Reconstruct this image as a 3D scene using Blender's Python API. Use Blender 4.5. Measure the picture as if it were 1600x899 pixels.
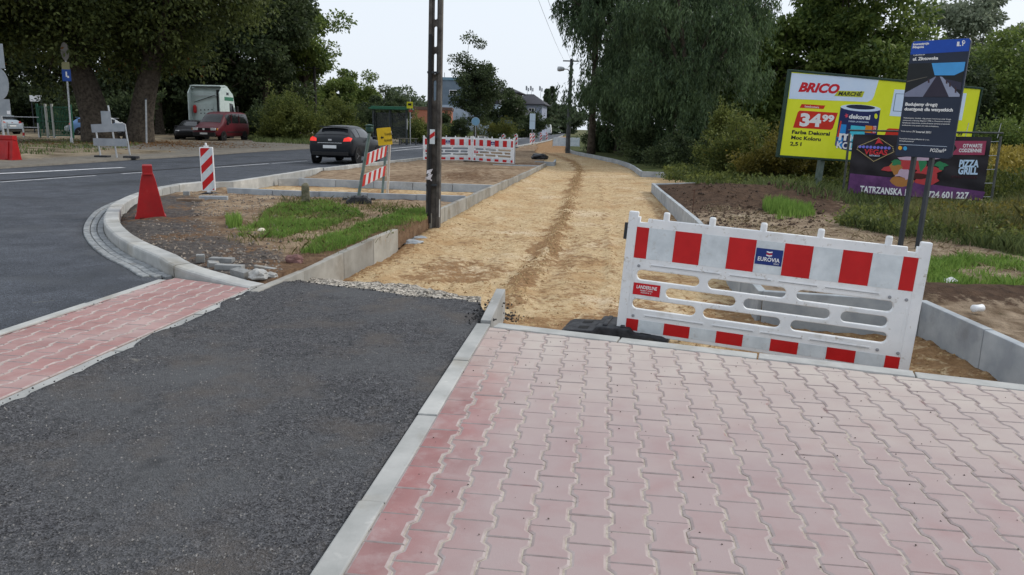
import bpy, bmesh, math, random
import numpy as np
from mathutils import Vector, Matrix, noise as mnoise
from mathutils.geometry import delaunay_2d_cdt
for o in list(bpy.data.objects): bpy.data.objects.remove(o)
random.seed(7); RNG = np.random.default_rng(11)
SC = bpy.context.scene; COL = SC.collection; R = math.radians; PI = math.pi

# ------------------------------------------------------------------ camera
FPX, PITCH, ROLL, EYE = 1190.0, R(11.9), R(1.35), 1.55
CF = Vector((0, math.cos(PITCH), -math.sin(PITCH)))
CU0 = Vector((0, math.sin(PITCH), math.cos(PITCH)))
CR = Vector((1, 0, 0))*math.cos(ROLL) + CU0*math.sin(ROLL)
CU = CU0*math.cos(ROLL) - Vector((1, 0, 0))*math.sin(ROLL)
CC = Vector((0, 0, EYE))
cam = bpy.data.cameras.new('camera'); cam.sensor_width = 36; cam.lens = 36*FPX/1600; cam.clip_end = 3000; cam.clip_start = .05
camo = bpy.data.objects.new('camera', cam); COL.objects.link(camo)
m = Matrix((CR, CU, -CF)).transposed().to_4x4(); m.translation = CC; camo.matrix_world = m
SC.camera = camo

# ------------------------------------------------------------------ light
SUN_EL, SUN_AZ = R(38), R(72)          # azimuth measured from +Y towards +X
w = bpy.data.worlds.new('World'); SC.world = w; w.use_nodes = True
nt = w.node_tree; nt.nodes.clear()
out = nt.nodes.new('ShaderNodeOutputWorld'); bg = nt.nodes.new('ShaderNodeBackground')
sky = nt.nodes.new('ShaderNodeTexSky'); sky.sky_type = 'NISHITA'; sky.sun_disc = False
sky.sun_elevation = SUN_EL; sky.sun_rotation = SUN_AZ; sky.dust_density = 4; sky.air_density = 1.2
mx = nt.nodes.new('ShaderNodeMixRGB'); mx.inputs['Fac'].default_value = .86
mx.inputs['Color2'].default_value = (7.7, 8.3, 9.1, 1)      # even cloud layer
nt.links.new(sky.outputs[0], mx.inputs['Color1']); nt.links.new(mx.outputs[0], bg.inputs['Color'])
bg.inputs['Strength'].default_value = .1
nt.links.new(bg.outputs[0], out.inputs['Surface'])
sl = bpy.data.lights.new('sun', 'SUN'); sl.energy = 1.5; sl.angle = R(12); sl.color = (1, .95, .87)
so = bpy.data.objects.new('sun', sl); COL.objects.link(so)
sd = Vector((math.sin(SUN_AZ)*math.cos(SUN_EL), math.cos(SUN_AZ)*math.cos(SUN_EL), math.sin(SUN_EL)))
so.rotation_euler = sd.to_track_quat('Z', 'Y').to_euler(); so.location = (20, 10, 30)
SC.view_settings.view_transform = 'Standard'; SC.view_settings.look = 'None'
SC.view_settings.exposure = 0.27; SC.view_settings.gamma = 1.0; SC.view_settings.use_curve_mapping = False
SC.cycles.max_bounces = 6; SC.cycles.transparent_max_bounces = 12; SC.cycles.use_denoising = True

def ray(px, py): return CF + CR*((px-800)/FPX) + CU*((449.5-py)/FPX)
def G(px, py, z=0.):
    d = ray(px, py); return CC + d*((z-EYE)/d.z)
def AT(px, py, Y):
    d = ray(px, py); return CC + d*(Y/d.y)

# ------------------------------------------------------------------ materials
MATS = {}
def srgb(r, g, b):
    f = lambda c: (c/255/12.92 if c/255 <= .04045 else ((c/255+.055)/1.055)**2.4)
    return (f(r), f(g), f(b))
def c4(c): return (c[0], c[1], c[2], 1)
def mat(name, c1, c2=None, scale=6, rough=.8, bump=0, bscale=None, detail=5, lo=.35, hi=.65, stain=None, metallic=0,
        spec=.3, rnd=0, island=False, coat=0, trans=0, mask=None, mask2=None, bdist=.01, voro=0, vcol=None, emis=0, alpha=1):
    """noise between two colours + optional stain (colour, scale, lo, hi), random value per object, attribute masks"""
    if name in MATS: return MATS[name]
    m = bpy.data.materials.new(name); m.use_nodes = True; N = m.node_tree.nodes; L = m.node_tree.links
    b = N['Principled BSDF']; b.inputs['Roughness'].default_value = rough; b.inputs['Metallic'].default_value = metallic
    b.inputs['Specular IOR Level'].default_value = spec; b.inputs['Coat Weight'].default_value = coat
    b.inputs['Coat Roughness'].default_value = .05
    if alpha < 1: b.inputs['Alpha'].default_value = alpha
    geo = N.new('ShaderNodeNewGeometry')
    def noisetex(sc, det=detail):
        n = N.new('ShaderNodeTexNoise'); n.inputs['Scale'].default_value = sc; n.inputs['Detail'].default_value = det
        n.inputs['Roughness'].default_value = .62
        L.new(geo.outputs['Position'], n.inputs['Vector']); return n.outputs['Fac']
    def ramp(fac, lo, hi, a, bcol):
        r = N.new('ShaderNodeValToRGB'); r.color_ramp.elements[0].position = lo; r.color_ramp.elements[1].position = hi
        r.color_ramp.elements[0].color = c4(a); r.color_ramp.elements[1].color = c4(bcol); L.new(fac, r.inputs[0]); return r.outputs[0]
    def mixc(fac, a, bcol):
        x = N.new('ShaderNodeMixRGB'); L.new(a, x.inputs[1])
        if isinstance(bcol, tuple): x.inputs[2].default_value = c4(bcol)
        else: L.new(bcol, x.inputs[2])
        L.new(fac, x.inputs[0]); return x.outputs[0]
    if c2 is None: c2 = c1
    if island:
        ma = N.new('ShaderNodeMath'); ma.operation = 'MULTIPLY_ADD'; L.new(noisetex(scale if scale != 6 else .55, 3), ma.inputs[0]); ma.inputs[1].default_value = 1.5
        mb = N.new('ShaderNodeMath'); mb.operation = 'MULTIPLY_ADD'; L.new(geo.outputs['Random Per Island'], mb.inputs[0]); mb.inputs[1].default_value = .75; mb.inputs[2].default_value = -.62
        L.new(mb.outputs[0], ma.inputs[2]); col = ramp(ma.outputs[0], .05, .95, c1, c2)
    else: col = ramp(noisetex(scale), lo, hi, c1, c2)
    if voro:
        v = N.new('ShaderNodeTexVoronoi'); v.inputs['Scale'].default_value = voro; L.new(geo.outputs['Position'], v.inputs['Vector'])
        x = N.new('ShaderNodeMixRGB'); x.blend_type = 'MULTIPLY'; x.inputs[0].default_value = 1
        bw = N.new('ShaderNodeSeparateColor'); L.new(v.outputs['Color'], bw.inputs[0])
        L.new(col, x.inputs[1]); L.new(ramp(bw.outputs[0], 0, 1, (.25, .25, .25), (1.85, 1.85, 1.9)), x.inputs[2]); col = x.outputs[0]
    for st in (stain if isinstance(stain, list) else [stain] if stain else []):
        sc_, s_lo, s_hi = st[1:4]
        f = ramp(noisetex(sc_), s_lo, s_hi, (0, 0, 0), (1, 1, 1)); col = mixc(f, col, st[0])
    for i, mk in enumerate((mask, mask2)):
        if mk:
            a = N.new('ShaderNodeAttribute'); a.attribute_name = 'mask' if i == 0 else 'mask2'
            cc = ramp(noisetex(mk[2] if len(mk) > 2 else 12), .3, .7, mk[0], mk[1])
            n2 = N.new('ShaderNodeMath'); n2.operation = 'MULTIPLY_ADD'
            L.new(noisetex(9, 10), n2.inputs[0]); n2.inputs[1].default_value = 2.6; n2.inputs[2].default_value = -1.3
            ad = N.new('ShaderNodeMath'); ad.operation = 'MULTIPLY_ADD'; ad.inputs[1].default_value = 1.0
            L.new(a.outputs['Fac'], ad.inputs[0]); L.new(n2.outputs[0], ad.inputs[2])
            f = ramp(ad.outputs[0], .3, .7, (0, 0, 0), (1, 1, 1)); col = mixc(f, col, cc)
    if rnd:
        oi = N.new('ShaderNodeObjectInfo'); hs = N.new('ShaderNodeHueSaturation')
        mr = N.new('ShaderNodeMapRange'); mr.inputs[3].default_value = 1-rnd; mr.inputs[4].default_value = 1+rnd
        L.new(oi.outputs['Random'], mr.inputs[0]); L.new(mr.outputs[0], hs.inputs['Value'])
        m2 = N.new('ShaderNodeMath'); m2.operation = 'MULTIPLY'; m2.inputs[1].default_value = 7.31; L.new(oi.outputs['Random'], m2.inputs[0])
        m3 = N.new('ShaderNodeMath'); m3.operation = 'FRACT'; L.new(m2.outputs[0], m3.inputs[0])
        m4 = N.new('ShaderNodeMapRange'); m4.inputs[3].default_value = 1-1.6*rnd; m4.inputs[4].default_value = 1+1.2*rnd; L.new(m3.outputs[0], m4.inputs[0])
        L.new(m4.outputs[0], hs.inputs['Saturation']); L.new(col, hs.inputs['Color']); col = hs.outputs[0]
    L.new(col, b.inputs['Base Color'])
    if emis: L.new(col, b.inputs['Emission Color']); b.inputs['Emission Strength'].default_value = emis
    if bump:
        bp = N.new('ShaderNodeBump'); bp.inputs['Strength'].default_value = bump; bp.inputs['Distance'].default_value = bdist
        if voro:
            vv = N.new('ShaderNodeTexVoronoi'); vv.inputs['Scale'].default_value = voro; L.new(geo.outputs['Position'], vv.inputs['Vector'])
            ad = N.new('ShaderNodeMath'); ad.operation = 'ADD'; L.new(vv.outputs['Distance'], ad.inputs[0]); L.new(noisetex(bscale or scale*4), ad.inputs[1]); L.new(ad.outputs[0], bp.inputs['Height'])
        else: L.new(noisetex(bscale or scale*4, 8), bp.inputs['Height'])
        L.new(bp.outputs[0], b.inputs['Normal'])
    if trans:
        t = N.new('ShaderNodeBsdfTranslucent'); L.new(col, t.inputs['Color']); s = N.new('ShaderNodeMixShader'); s.inputs[0].default_value = trans
        o = N['Material Output']; L.new(b.outputs[0], s.inputs[1]); L.new(t.outputs[0], s.inputs[2]); L.new(s.outputs[0], o.inputs['Surface'])
    MATS[name] = m; return m
def flat(name, c, rough=.6, **k): return mat(name, c, tuple(x*.9 for x in c), scale=9, rough=rough, **k)

# ------------------------------------------------------------------ object helpers
def link(name, me, parent=None, loc=None):
    o = bpy.data.objects.new(name, me); COL.objects.link(o)
    if parent is not None: o.parent = parent
    if loc is not None: o.location = loc
    return o
def tag(o, label=None, cat=None, group=None, kind=None):
    if label: o['label'] = label
    if cat: o['category'] = cat
    if group: o['group'] = group
    if kind: o['kind'] = kind
    return o
def thing(name, label, cat, loc=(0, 0, 0), rz=0, group=None):
    o = bpy.data.objects.new(name, None); COL.objects.link(o); o.location = loc; o.rotation_euler = (0, 0, rz)
    o.empty_display_size = .1
    return tag(o, label, cat, group)
def copy_tree(o, parent=None):
    c = o.copy(); COL.objects.link(c); c.parent = parent
    for ch in list(o.children): copy_tree(ch, c)
    return c
def mesh(name, V, F, mats, mi=None, smooth=False):
    me = bpy.data.meshes.new(name); me.from_pydata([tuple(v) for v in V], [], F)
    for mm in (mats if isinstance(mats, (list, tuple)) else [mats]): me.materials.append(mm)
    if mi is not None: me.polygons.foreach_set('material_index', mi)
    if smooth: me.polygons.foreach_set('use_smooth', [True]*len(me.polygons))
    me.update(); return me
class MB:
    def __init__(s): s.V = []; s.F = []; s.M = []
    def add(s, V, F, mi=0):
        n = len(s.V); s.V += [Vector(v) for v in V]; s.F += [tuple(i+n for i in f) for f in F]; s.M += [mi]*len(F); return s
    def box(s, c, d, rz=0, mi=0, mat=None):
        x, y, z = d[0]/2, d[1]/2, d[2]/2
        P = [Vector((a*x, b*y, e*z)) for a in (-1, 1) for b in (-1, 1) for e in (-1, 1)]
        M = mat if mat is not None else Matrix.Rotation(rz, 3, 'Z')
        return s.add([M @ p + Vector(c) for p in P], [(0, 1, 3, 2), (4, 6, 7, 5), (0, 4, 5, 1), (2, 3, 7, 6), (0, 2, 6, 4), (1, 5, 7, 3)], mi)
    def bar(s, a, b, w, t=None, mi=0, up=(0, 0, 1)):
        a, b = Vector(a), Vector(b); d = (b-a); L = d.length; d.normalize(); u = Vector(up)
        if abs(d.dot(u)) > .95: u = Vector((1, 0, 0)) if abs(d.x) < .9 else Vector((0, 1, 0))
        x = d.cross(u).normalized(); y = x.cross(d).normalized(); t = t or w
        return s.box((a+b)/2, (w, t, L), mi=mi, mat=Matrix((x, y, d)).transposed())
    def tube(s, pts, rad, n=8, mi=0, cap=True):
        pts = [Vector(p) for p in pts]; k = len(pts); rad = rad if isinstance(rad, (list, tuple)) else [rad]*k; V = []; px = None
        for i, p in enumerate(pts):
            d = (pts[min(i+1, k-1)]-pts[max(i-1, 0)]).normalized()
            if px is None: px = d.orthogonal().normalized()
            px = (px - d*px.dot(d)).normalized(); py = d.cross(px)
            V += [p + (px*math.cos(2*PI*j/n)+py*math.sin(2*PI*j/n))*rad[i] for j in range(n)]
        F = [(i*n+j, i*n+(j+1) % n, (i+1)*n+(j+1) % n, (i+1)*n+j) for i in range(k-1) for j in range(n)]
        if cap: F += [tuple(range(n-1, -1, -1)), tuple(range((k-1)*n, k*n))]
        return s.add(V, F, mi)
    def lathe(s, prof, c=(0, 0, 0), n=20, mi=0, axis='Z'):
        V = []; k = len(prof)
        for r, z in prof:
            for j in range(n):
                a = 2*PI*j/n; q = (r*math.cos(a), r*math.sin(a), z)
                if axis == 'X': q = (z, q[0], q[1])
                if axis == 'Y': q = (q[0], z, q[1])
                V.append(Vector(q)+Vector(c))
        F = [(i*n+j, i*n+(j+1) % n, (i+1)*n+(j+1) % n, (i+1)*n+j) for i in range(k-1) for j in range(n)]
        F += [tuple(range(n-1, -1, -1)), tuple(range((k-1)*n, k*n))]
        return s.add(V, F, mi)
    def prism(s, poly, z0, z1, mi=0, f=None):
        """poly in 2D extruded from z0 to z1; f maps (x,y,z)"""
        f = f or (lambda x, y, z: (x, y, z)); n = len(poly)
        V = [f(x, y, z0) for x, y in poly]+[f(x, y, z1) for x, y in poly]
        F = [tuple(range(n-1, -1, -1)), tuple(range(n, 2*n))]+[(i, (i+1) % n, n+(i+1) % n, n+i) for i in range(n)]
        return s.add(V, F, mi)
    def mesh(s, name, mats, smooth=False, bevel=0, seg=2, fix=True):
        me = mesh(name, s.V, s.F, mats, s.M, smooth)
        if bevel or fix:
            bm = bmesh.new(); bm.from_mesh(me)
            if fix: bmesh.ops.recalc_face_normals(bm, faces=bm.faces)
            if bevel: bmesh.ops.bevel(bm, geom=[e for e in bm.edges if len(e.link_faces) == 2 and e.calc_face_angle(0) > .5], offset=bevel, segments=seg, affect='EDGES', profile=.6)
            bm.to_mesh(me); bm.free(); me.update()
        return me
    def build(s, name, mats, parent=None, smooth=False, bevel=0, seg=2, loc=None, fix=True):
        return link(name, s.mesh(name, mats, smooth, bevel, seg, fix), parent, loc)
def P(name, mats, parent, fn, **k):
    b = MB(); fn(b); return b.build(name, mats, parent, **k)
def curve_mesh(cu, name, m):
    ob = bpy.data.objects.new('tmp', cu); me = bpy.data.meshes.new_from_object(ob); bpy.data.objects.remove(ob); me.name = name
    me.materials.clear(); me.materials.append(m); return me
def plate(name, outer, holes, thick, m, bevel=0):
    """2D outline (x, z) with holes, extruded along y"""
    cu = bpy.data.curves.new(name, 'CURVE'); cu.dimensions = '2D'; cu.fill_mode = 'BOTH'; cu.extrude = thick/2-bevel; cu.bevel_depth = bevel; cu.bevel_resolution = 2
    cu.offset = -bevel
    for poly in [outer]+holes:
        sp = cu.splines.new('POLY'); sp.points.add(len(poly)-1); sp.use_cyclic_u = True
        for p, q in zip(sp.points, poly): p.co = (q[0], q[1], 0, 1)
    me = curve_mesh(cu, name, m); me.transform(Matrix.Rotation(PI/2, 4, 'X')); me.update(); return me
def text_mesh(s, size, m, bold=0, shear=0, align='LEFT', space=1.0, sx=1.0, name='lettering', thick=.0015):
    cu = bpy.data.curves.new(name, 'FONT'); cu.body = s; cu.size = size; cu.offset = bold*size; cu.shear = shear
    cu.align_x = align; cu.space_character = space; cu.extrude = thick; cu.resolution_u = 3
    me = curve_mesh(cu, name, m); me.transform(Matrix.Rotation(PI/2, 4, 'X') @ Matrix.Scale(sx, 4, (1, 0, 0))); me.update(); return me
def rrect(x0, z0, x1, z1, r, n=5):
    P_ = []
    for cx, cz, a in ((x1-r, z1-r, 0), (x0+r, z1-r, 90), (x0+r, z0+r, 180), (x1-r, z0+r, 270)):
        P_ += [(cx+r*math.cos(R(a+90*i/n)), cz+r*math.sin(R(a+90*i/n))) for i in range(n+1)]
    return P_
def ell(cx, cz, rx, rz, n=20, a0=0, a1=360): return [(cx+rx*math.cos(R(a0+(a1-a0)*i/n)), cz+rz*math.sin(R(a0+(a1-a0)*i/n))) for i in range(n if a1-a0 == 360 else n+1)]
def printed(name, poly, m, parent, y=0., th=.002):
    """flat printed patch on a face that looks along -y"""
    b = MB(); b.prism(poly, -th, 0, f=lambda x, z, t: (x, y+t, z)); return b.build(name, m, parent)

def fbm(x, y, s=1., o=4, seed=0.): return mnoise.fractal(Vector((x*s+seed, y*s-seed, seed)), .9, 2.1, o)
def resample(pl, step, close=False):
    pl = [Vector(p) for p in pl]; O = []
    n = len(pl) if close else len(pl)-1
    for i in range(n):
        a, b = pl[i], pl[(i+1) % len(pl)]; L = (b-a).length; st = step((a+b)/2) if callable(step) else step; k = max(1, int(round(L/st)))
        O += [a.lerp(b, j/k) for j in range(k)]
    if not close: O.append(pl[-1])
    return O
def smoothline(pl, k=8):
    """Catmull-Rom through points"""
    pl = [Vector(p) for p in pl]; O = []
    for i in range(len(pl)-1):
        p0, p1, p2, p3 = pl[max(i-1, 0)], pl[i], pl[i+1], pl[min(i+2, len(pl)-1)]
        for j in range(k):
            t = j/k; O.append(.5*((2*p1)+(p2-p0)*t+(2*p0-5*p1+4*p2-p3)*t*t+(3*p1-p0-3*p2+p3)*t**3))
    O.append(pl[-1]); return O
def inside(poly, X, Y):
    c = np.zeros(len(X), bool); n = len(poly); j = n-1
    for i in range(n):
        xi, yi, xj, yj = poly[i][0], poly[i][1], poly[j][0], poly[j][1]
        cond = ((yi > Y) != (yj > Y)) & (X < (xj-xi)*(Y-yi)/(yj-yi+1e-12)+xi); c ^= cond; j = i
    return c
_PD = {}
def polydist(pl, x, y):
    """distance from (x, y) to a polyline (segments cached as arrays)"""
    c = _PD.get(id(pl))
    if c is None or c[0] is not pl:
        A = np.array([(p[0], p[1]) for p in pl]); D = A[1:]-A[:-1]; c = _PD[id(pl)] = (pl, A[:-1, 0].copy(), A[:-1, 1].copy(), D[:, 0].copy(), D[:, 1].copy(), (D**2).sum(1)+1e-9)
    _, ax, ay, dx, dy, l2 = c; px = x-ax; py = y-ay
    t = np.minimum(1, np.maximum(0, (px*dx+py*dy)/l2)); px -= t*dx; py -= t*dy
    return math.sqrt((px*px+py*py).min())
def zone(name, poly, zf, k, m, maskf=None, mask2f=None, skirt=.25, smin=.04, smooth=True, amax=75, parent=None):
    """ground sheet: polygon filled with points whose spacing grows with distance from the viewpoint"""
    poly = [(p[0], p[1]) for p in poly]
    bd = resample([Vector((p[0], p[1], 0)) for p in poly], lambda c: max(smin, k*1.2*c.length), True)
    X = []; Y = []; d = 1.2
    while d < 400:
        s = max(smin, k*d); na = int(R(2*amax)*d/s); a = (np.arange(na)+RNG.random(na)*.8)/na*R(2*amax)-R(amax); dd = d+(RNG.random(na)-.5)*s*.7
        X.append(dd*np.sin(a)); Y.append(dd*np.cos(a)); d += s
    X = np.concatenate(X); Y = np.concatenate(Y)
    xs = [p[0] for p in poly]; ys = [p[1] for p in poly]; q = (X > min(xs)) & (X < max(xs)) & (Y > min(ys)) & (Y < max(ys)); X = X[q]; Y = Y[q]
    q = inside(poly, X, Y); X = X[q]; Y = Y[q]
    B = np.array([(b.x, b.y) for b in bd]); keep = np.ones(len(X), bool)
    for i0 in range(0, len(X), 4000):
        sl_ = slice(i0, i0+4000); dm = np.min((X[sl_, None]-B[None, :, 0])**2+(Y[sl_, None]-B[None, :, 1])**2, 1)
        keep[sl_] = dm > (np.maximum(smin, k*np.hypot(X[sl_], Y[sl_]))*.5)**2
    pts = [Vector((b.x, b.y)) for b in bd]+[Vector((float(x), float(y))) for x, y in zip(X[keep], Y[keep])]
    n = len(bd); r = delaunay_2d_cdt(pts, [(i, (i+1) % n) for i in range(n)], [], 1, 1e-5)
    V = [(v.x, v.y, zf(v.x, v.y)) for v in r[0]]; F = [tuple(f) for f in r[2]]
    F = [f if (V[f[1]][0]-V[f[0]][0])*(V[f[2]][1]-V[f[0]][1])-(V[f[1]][1]-V[f[0]][1])*(V[f[2]][0]-V[f[0]][0]) > 0 else f[::-1] for f in F]
    nv = len(V)
    if skirt:
        idx = {}
        from collections import Counter
        E = Counter(tuple(sorted((f[i], f[(i+1) % 3]))) for f in F for i in range(3))
        for f in list(F):
            for i in range(3):
                a, b = f[i], f[(i+1) % 3]
                if E[tuple(sorted((a, b)))] == 1:
                    for v in (a, b):
                        if v not in idx: idx[v] = len(V); V.append((V[v][0], V[v][1], V[v][2]-skirt))
                    F.append((b, a, idx[a], idx[b]))
    me = mesh(name, V, F, m, None, smooth)
    for nm, fn in (('mask', maskf), ('mask2', mask2f)):
        if fn:
            at = me.attributes.new(nm, 'FLOAT', 'POINT'); at.data.foreach_set('value', [fn(v[0], v[1]) for v in V])
    return link(name, me, parent)
def sstep(a, b, x):
    t = max(0, min(1, (x-a)/(b-a))); return t*t*(3-2*t)
# ================================================================== SETTING
def g2(px, py, z=0.): v = G(px, py, z); return Vector((v.x, v.y, 0))
ASPH = mat('asphalt_new', (.031, .036, .045), (.058, .065, .078), scale=2.2, rough=.72, bump=.5, bscale=95, bdist=.006, voro=130, stain=[((.092, .098, .108), .9, .54, .78), ((.024, .028, .035), .45, .52, .68), ((.15, .145, .135), 3.1, .68, .82)], spec=.35)
ASPHB = mat('asphalt_base', (.043, .043, .046), (.088, .088, .091), scale=34, rough=.88, bump=.8, bscale=110, bdist=.008, voro=135,
            stain=[((.100, .102, .106), .8, .46, .70), ((.105, .092, .083), 1.5, .50, .72), ((.034, .035, .038), 2.6, .60, .78), ((.25, .235, .205), 4.2, .66, .80), ((.34, .34, .33), 75, .69, .74)], spec=.25)
SAND = mat('sand', (.45, .325, .18), (.61, .475, .295), scale=8, rough=.95, bump=.9, bscale=38, bdist=.03, detail=9,
           stain=[((.44, .285, .145), 1.1, .50, .68), ((.68, .56, .40), .7, .54, .74), ((.28, .16, .072), 13, .555, .63), ((.33, .195, .09), 34, .555, .64)], mask=((.19, .105, .052), (.36, .225, .115), 16), mask2=((.20, .15, .10), (.40, .33, .24), 30), spec=.1)
DIRT = mat('dirt', (.16, .105, .066), (.39, .295, .20), scale=4.5, rough=.96, bump=1., bscale=30, bdist=.04, detail=9,
           stain=[((.46, .37, .26), 1.1, .54, .72)], mask=((.05, .045, .045), (.14, .125, .115), 14), mask2=((.10, .06, .038), (.22, .14, .085), 10), spec=.1)
VERGE = mat('verge_soil', (.09, .07, .045), (.30, .25, .18), scale=.9, rough=.96, bump=.8, bscale=12, bdist=.05, detail=9, mask=((.13, .12, .105), (.20, .185, .16), 3), spec=.1)
CONC = mat('concrete', (.32, .325, .315), (.45, .45, .435), scale=3, rough=.85, bump=.25, bscale=120, bdist=.003, detail=9, rnd=.10,
           stain=[((.28, .26, .22), 1.9, .54, .74), ((.60, .59, .56), 7, .62, .8), ((.22, .18, .13), 11, .66, .78)], spec=.2)
CONCW = mat('concrete_warm', (.25, .24, .215), (.35, .34, .31), scale=3, rough=.9, bump=.3, bscale=110, bdist=.003, detail=9, rnd=.14,
           stain=[((.20, .175, .14), 2.0, .54, .74), ((.44, .43, .40), 7, .63, .8), ((.30, .20, .11), 9, .64, .78)], spec=.2)
CONCB = mat('concrete_bluish', (.30, .33, .36), (.42, .45, .47), scale=4, rough=.8, bump=.25, bscale=110, bdist=.003, detail=9, rnd=.10,
            stain=[((.22, .23, .24), 2.1, .56, .74), ((.52, .54, .55), 9, .66, .8)], spec=.25)  # bluish grey concrete for edgings, offcuts and mortar spills
JOINT = mat('joint_sand', (.36, .31, .26), (.50, .45, .39), scale=40, rough=.95, bump=.4, bscale=200, spec=.1)
RUB = mat('crushed_base', (.25, .225, .185), (.42, .385, .33), scale=30, rough=.95, bump=1, bscale=60, bdist=.02, voro=45, spec=.1)

# far ground, one sheet to the horizon
def far_ground():
    n = 60; xs = np.linspace(-1, 1, n); xs = np.sign(xs)*np.abs(xs)**2.2*900
    V = []; 
    for y in xs:
        for x in xs:
            Yc = y+140; near = sstep(95, 60, abs(x))*sstep(150, 120, Yc)
            V.append((x, Yc, -.12-.5*near))
    F = [(j*n+i, j*n+i+1, (j+1)*n+i+1, (j+1)*n+i) for j in range(n-1) for i in range(n-1)]
    m = mat('field', (.045, .06, .022), (.14, .13, .06), scale=.12, rough=.95, bump=.5, bscale=2, spec=.1)
    return tag(link('ground', mesh('ground', V, F, m, None, True)), kind='structure')
far_ground()

# ---- key lines, all on the ground plane
DIRP = Vector((math.sin(R(6.6)), math.cos(R(6.6)), 0)); NRM = Vector((DIRP.y, -DIRP.x, 0))
PAVC = g2(766, 507)                                        # inner corner of the paving
FE_A, FE_B = g2(768.6, 504), g2(1600, 601)                # outer line of the far edging
fdir = (FE_B-FE_A).normalized(); fn = Vector((fdir.y, -fdir.x, 0))
WALL_L = [g2(423, 442), g2(618, 359, .06), g2(671, 334, .06), g2(705, 319, .06), g2(769, 291, .06), g2(825, 268, .06), g2(852, 255.5, .06)]
RIGHT_FAR = smoothline([g2(886, 232, .04), g2(895, 236, .04), g2(925, 242, .04), g2(960, 249, .04), g2(985, 257, .04), g2(1003, 268.5, .04)], 4)
RIGHT_END = [g2(1003, 268.5, .04), g2(1078, 271.5, .04)]; RIGHT_END2 = [g2(1078, 271.5, .04), g2(1105, 283, .04)]
RIGHT_NEAR = [g2(1020, 287, .05), g2(1090, 344, .05), g2(1192, 456, .05)]
NOTCH = [RIGHT_NEAR[-1], g2(1440, 470, .1)]; RWALL = [g2(1440, 470, .1), g2(1600, 541, .1), g2(1600, 541, .1)+(g2(1600, 541, .1)-g2(1440, 470, .1))*1.1]
KERB = smoothline([g2(391, 450), g2(330, 440), g2(268, 430), g2(240, 416), g2(200, 397), g2(173.5, 377), g2(163, 360), g2(166, 343), g2(180, 327), g2(213, 312), g2(260, 299), g2(310, 292.5)], 5)
KERB2 = [g2(310, 292.5), g2(353, 292), g2(434, 279), g2(497, 268)]
KERB3 = smoothline([g2(499, 268), g2(560, 260.5), g2(610, 255), g2(664, 249), g2(740, 240), g2(800, 231), g2(828, 226), g2(860, 219.5), g2(878, 212.5)], 4)
GUT = smoothline([g2(252, 433.5), g2(213.5, 420), g2(173, 397), g2(147, 377), g2(137, 360), g2(140, 346), g2(155, 333), g2(180, 321), g2(215, 310), g2(262, 297), g2(312, 290)], 5)
FAR_ROAD = smoothline([g2(-330, 293), g2(-120, 275), g2(0, 264), g2(200, 250.5), g2(280, 246), g2(381, 239), g2(489, 232.5), g2(620, 225), g2(690, 219), g2(790, 211.5), g2(850, 207.5)], 4)
sdir = (g2(391, 450)-g2(0, 623)).normalized(); sn = Vector((-sdir.y, sdir.x, 0))      # red strip: direction and left normal
S_NEAR0, S_NEAR1 = g2(0, 623)-sdir*3.2, g2(391, 450)
S_W = 1.02
S_FAR0 = S_NEAR0+sn*S_W; S_FAR1 = g2(262, 437)
A_LINE = [g2(356, 294, .05), g2(484, 299, .05), g2(728, 307, .05)]; B_LINE = [g2(467, 278.5, .05), g2(660, 286, .05), g2(771, 290, .05)]

KERB_MID = KERB[2:-12]; WALL_L3 = WALL_L[:3]
# ---- road
def road_z(x, y): return .012*fbm(x, y, .25, 3, 3)-.004
def offs(pl, d):
    O = []
    for i, p in enumerate(pl):
        t = (pl[min(i+1, len(pl)-1)]-pl[max(i-1, 0)]).normalized(); O.append(p+Vector((-t.y, t.x, 0))*d)
    return O
GUT = [g2(252, 433.5)]+offs(KERB[11:-6], .262)+offs(KERB[-6:], .05)
rp = [Vector((S_FAR0.x, S_FAR0.y, 0))+sn*.1, S_FAR1+sn*.06]+[p for p in GUT]+KERB2[1:]+KERB3+[g2(884, 208.5)]+list(reversed(FAR_ROAD))+[Vector((-40, -3, 0))]
road = tag(zone('road', rp, road_z, .02, ASPH, skirt=.3, amax=89), kind='structure')
PAINT = mat('road_paint', (.34, .35, .37), (.70, .71, .73), scale=9, rough=.7, lo=.3, hi=.5, bump=.2, spec=.3)
SEAM = mat('bitumen_seam', (.012, .012, .014), (.02, .02, .022), rough=.5)
def ribbon(name, pl, wd, m, z=.01, parent=road, step=.5):
    pl = resample(pl, step); V = []; F = []
    for i, p in enumerate(pl):
        d = (pl[min(i+1, len(pl)-1)]-pl[max(i-1, 0)]).normalized(); n = Vector((-d.y, d.x, 0)); ww = wd*(1+.12*fbm(p.x, p.y, 3, 3, 5))
        for s in (-1, 1):
            q = p+n*s*ww/2; V.append((q.x, q.y, road_z(q.x, q.y)+z))
    F = [(2*i, 2*i+1, 2*i+3, 2*i+2) for i in range(len(pl)-1)]
    F = [f[::-1] for f in F] if (V[1][0]-V[0][0])*(V[2][1]-V[0][1])-(V[1][1]-V[0][1])*(V[2][0]-V[0][0]) < 0 else F
    return link(name, mesh(name, V, F, m), parent)
ribbon('painted_line', [g2(-300, 286), g2(0, 271.7), g2(193, 262.4)], .22, PAINT)
ribbon('painted_line', smoothline([g2(612, 232.5), g2(667, 227.5), g2(740, 220), g2(800, 214.5), g2(845, 210.3)]), .16, PAINT)
ribbon('painted_line', smoothline([g2(600, 237.5), g2(667, 231), g2(740, 223.5), g2(800, 218), g2(850, 212.8)]), .14, PAINT)
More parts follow.
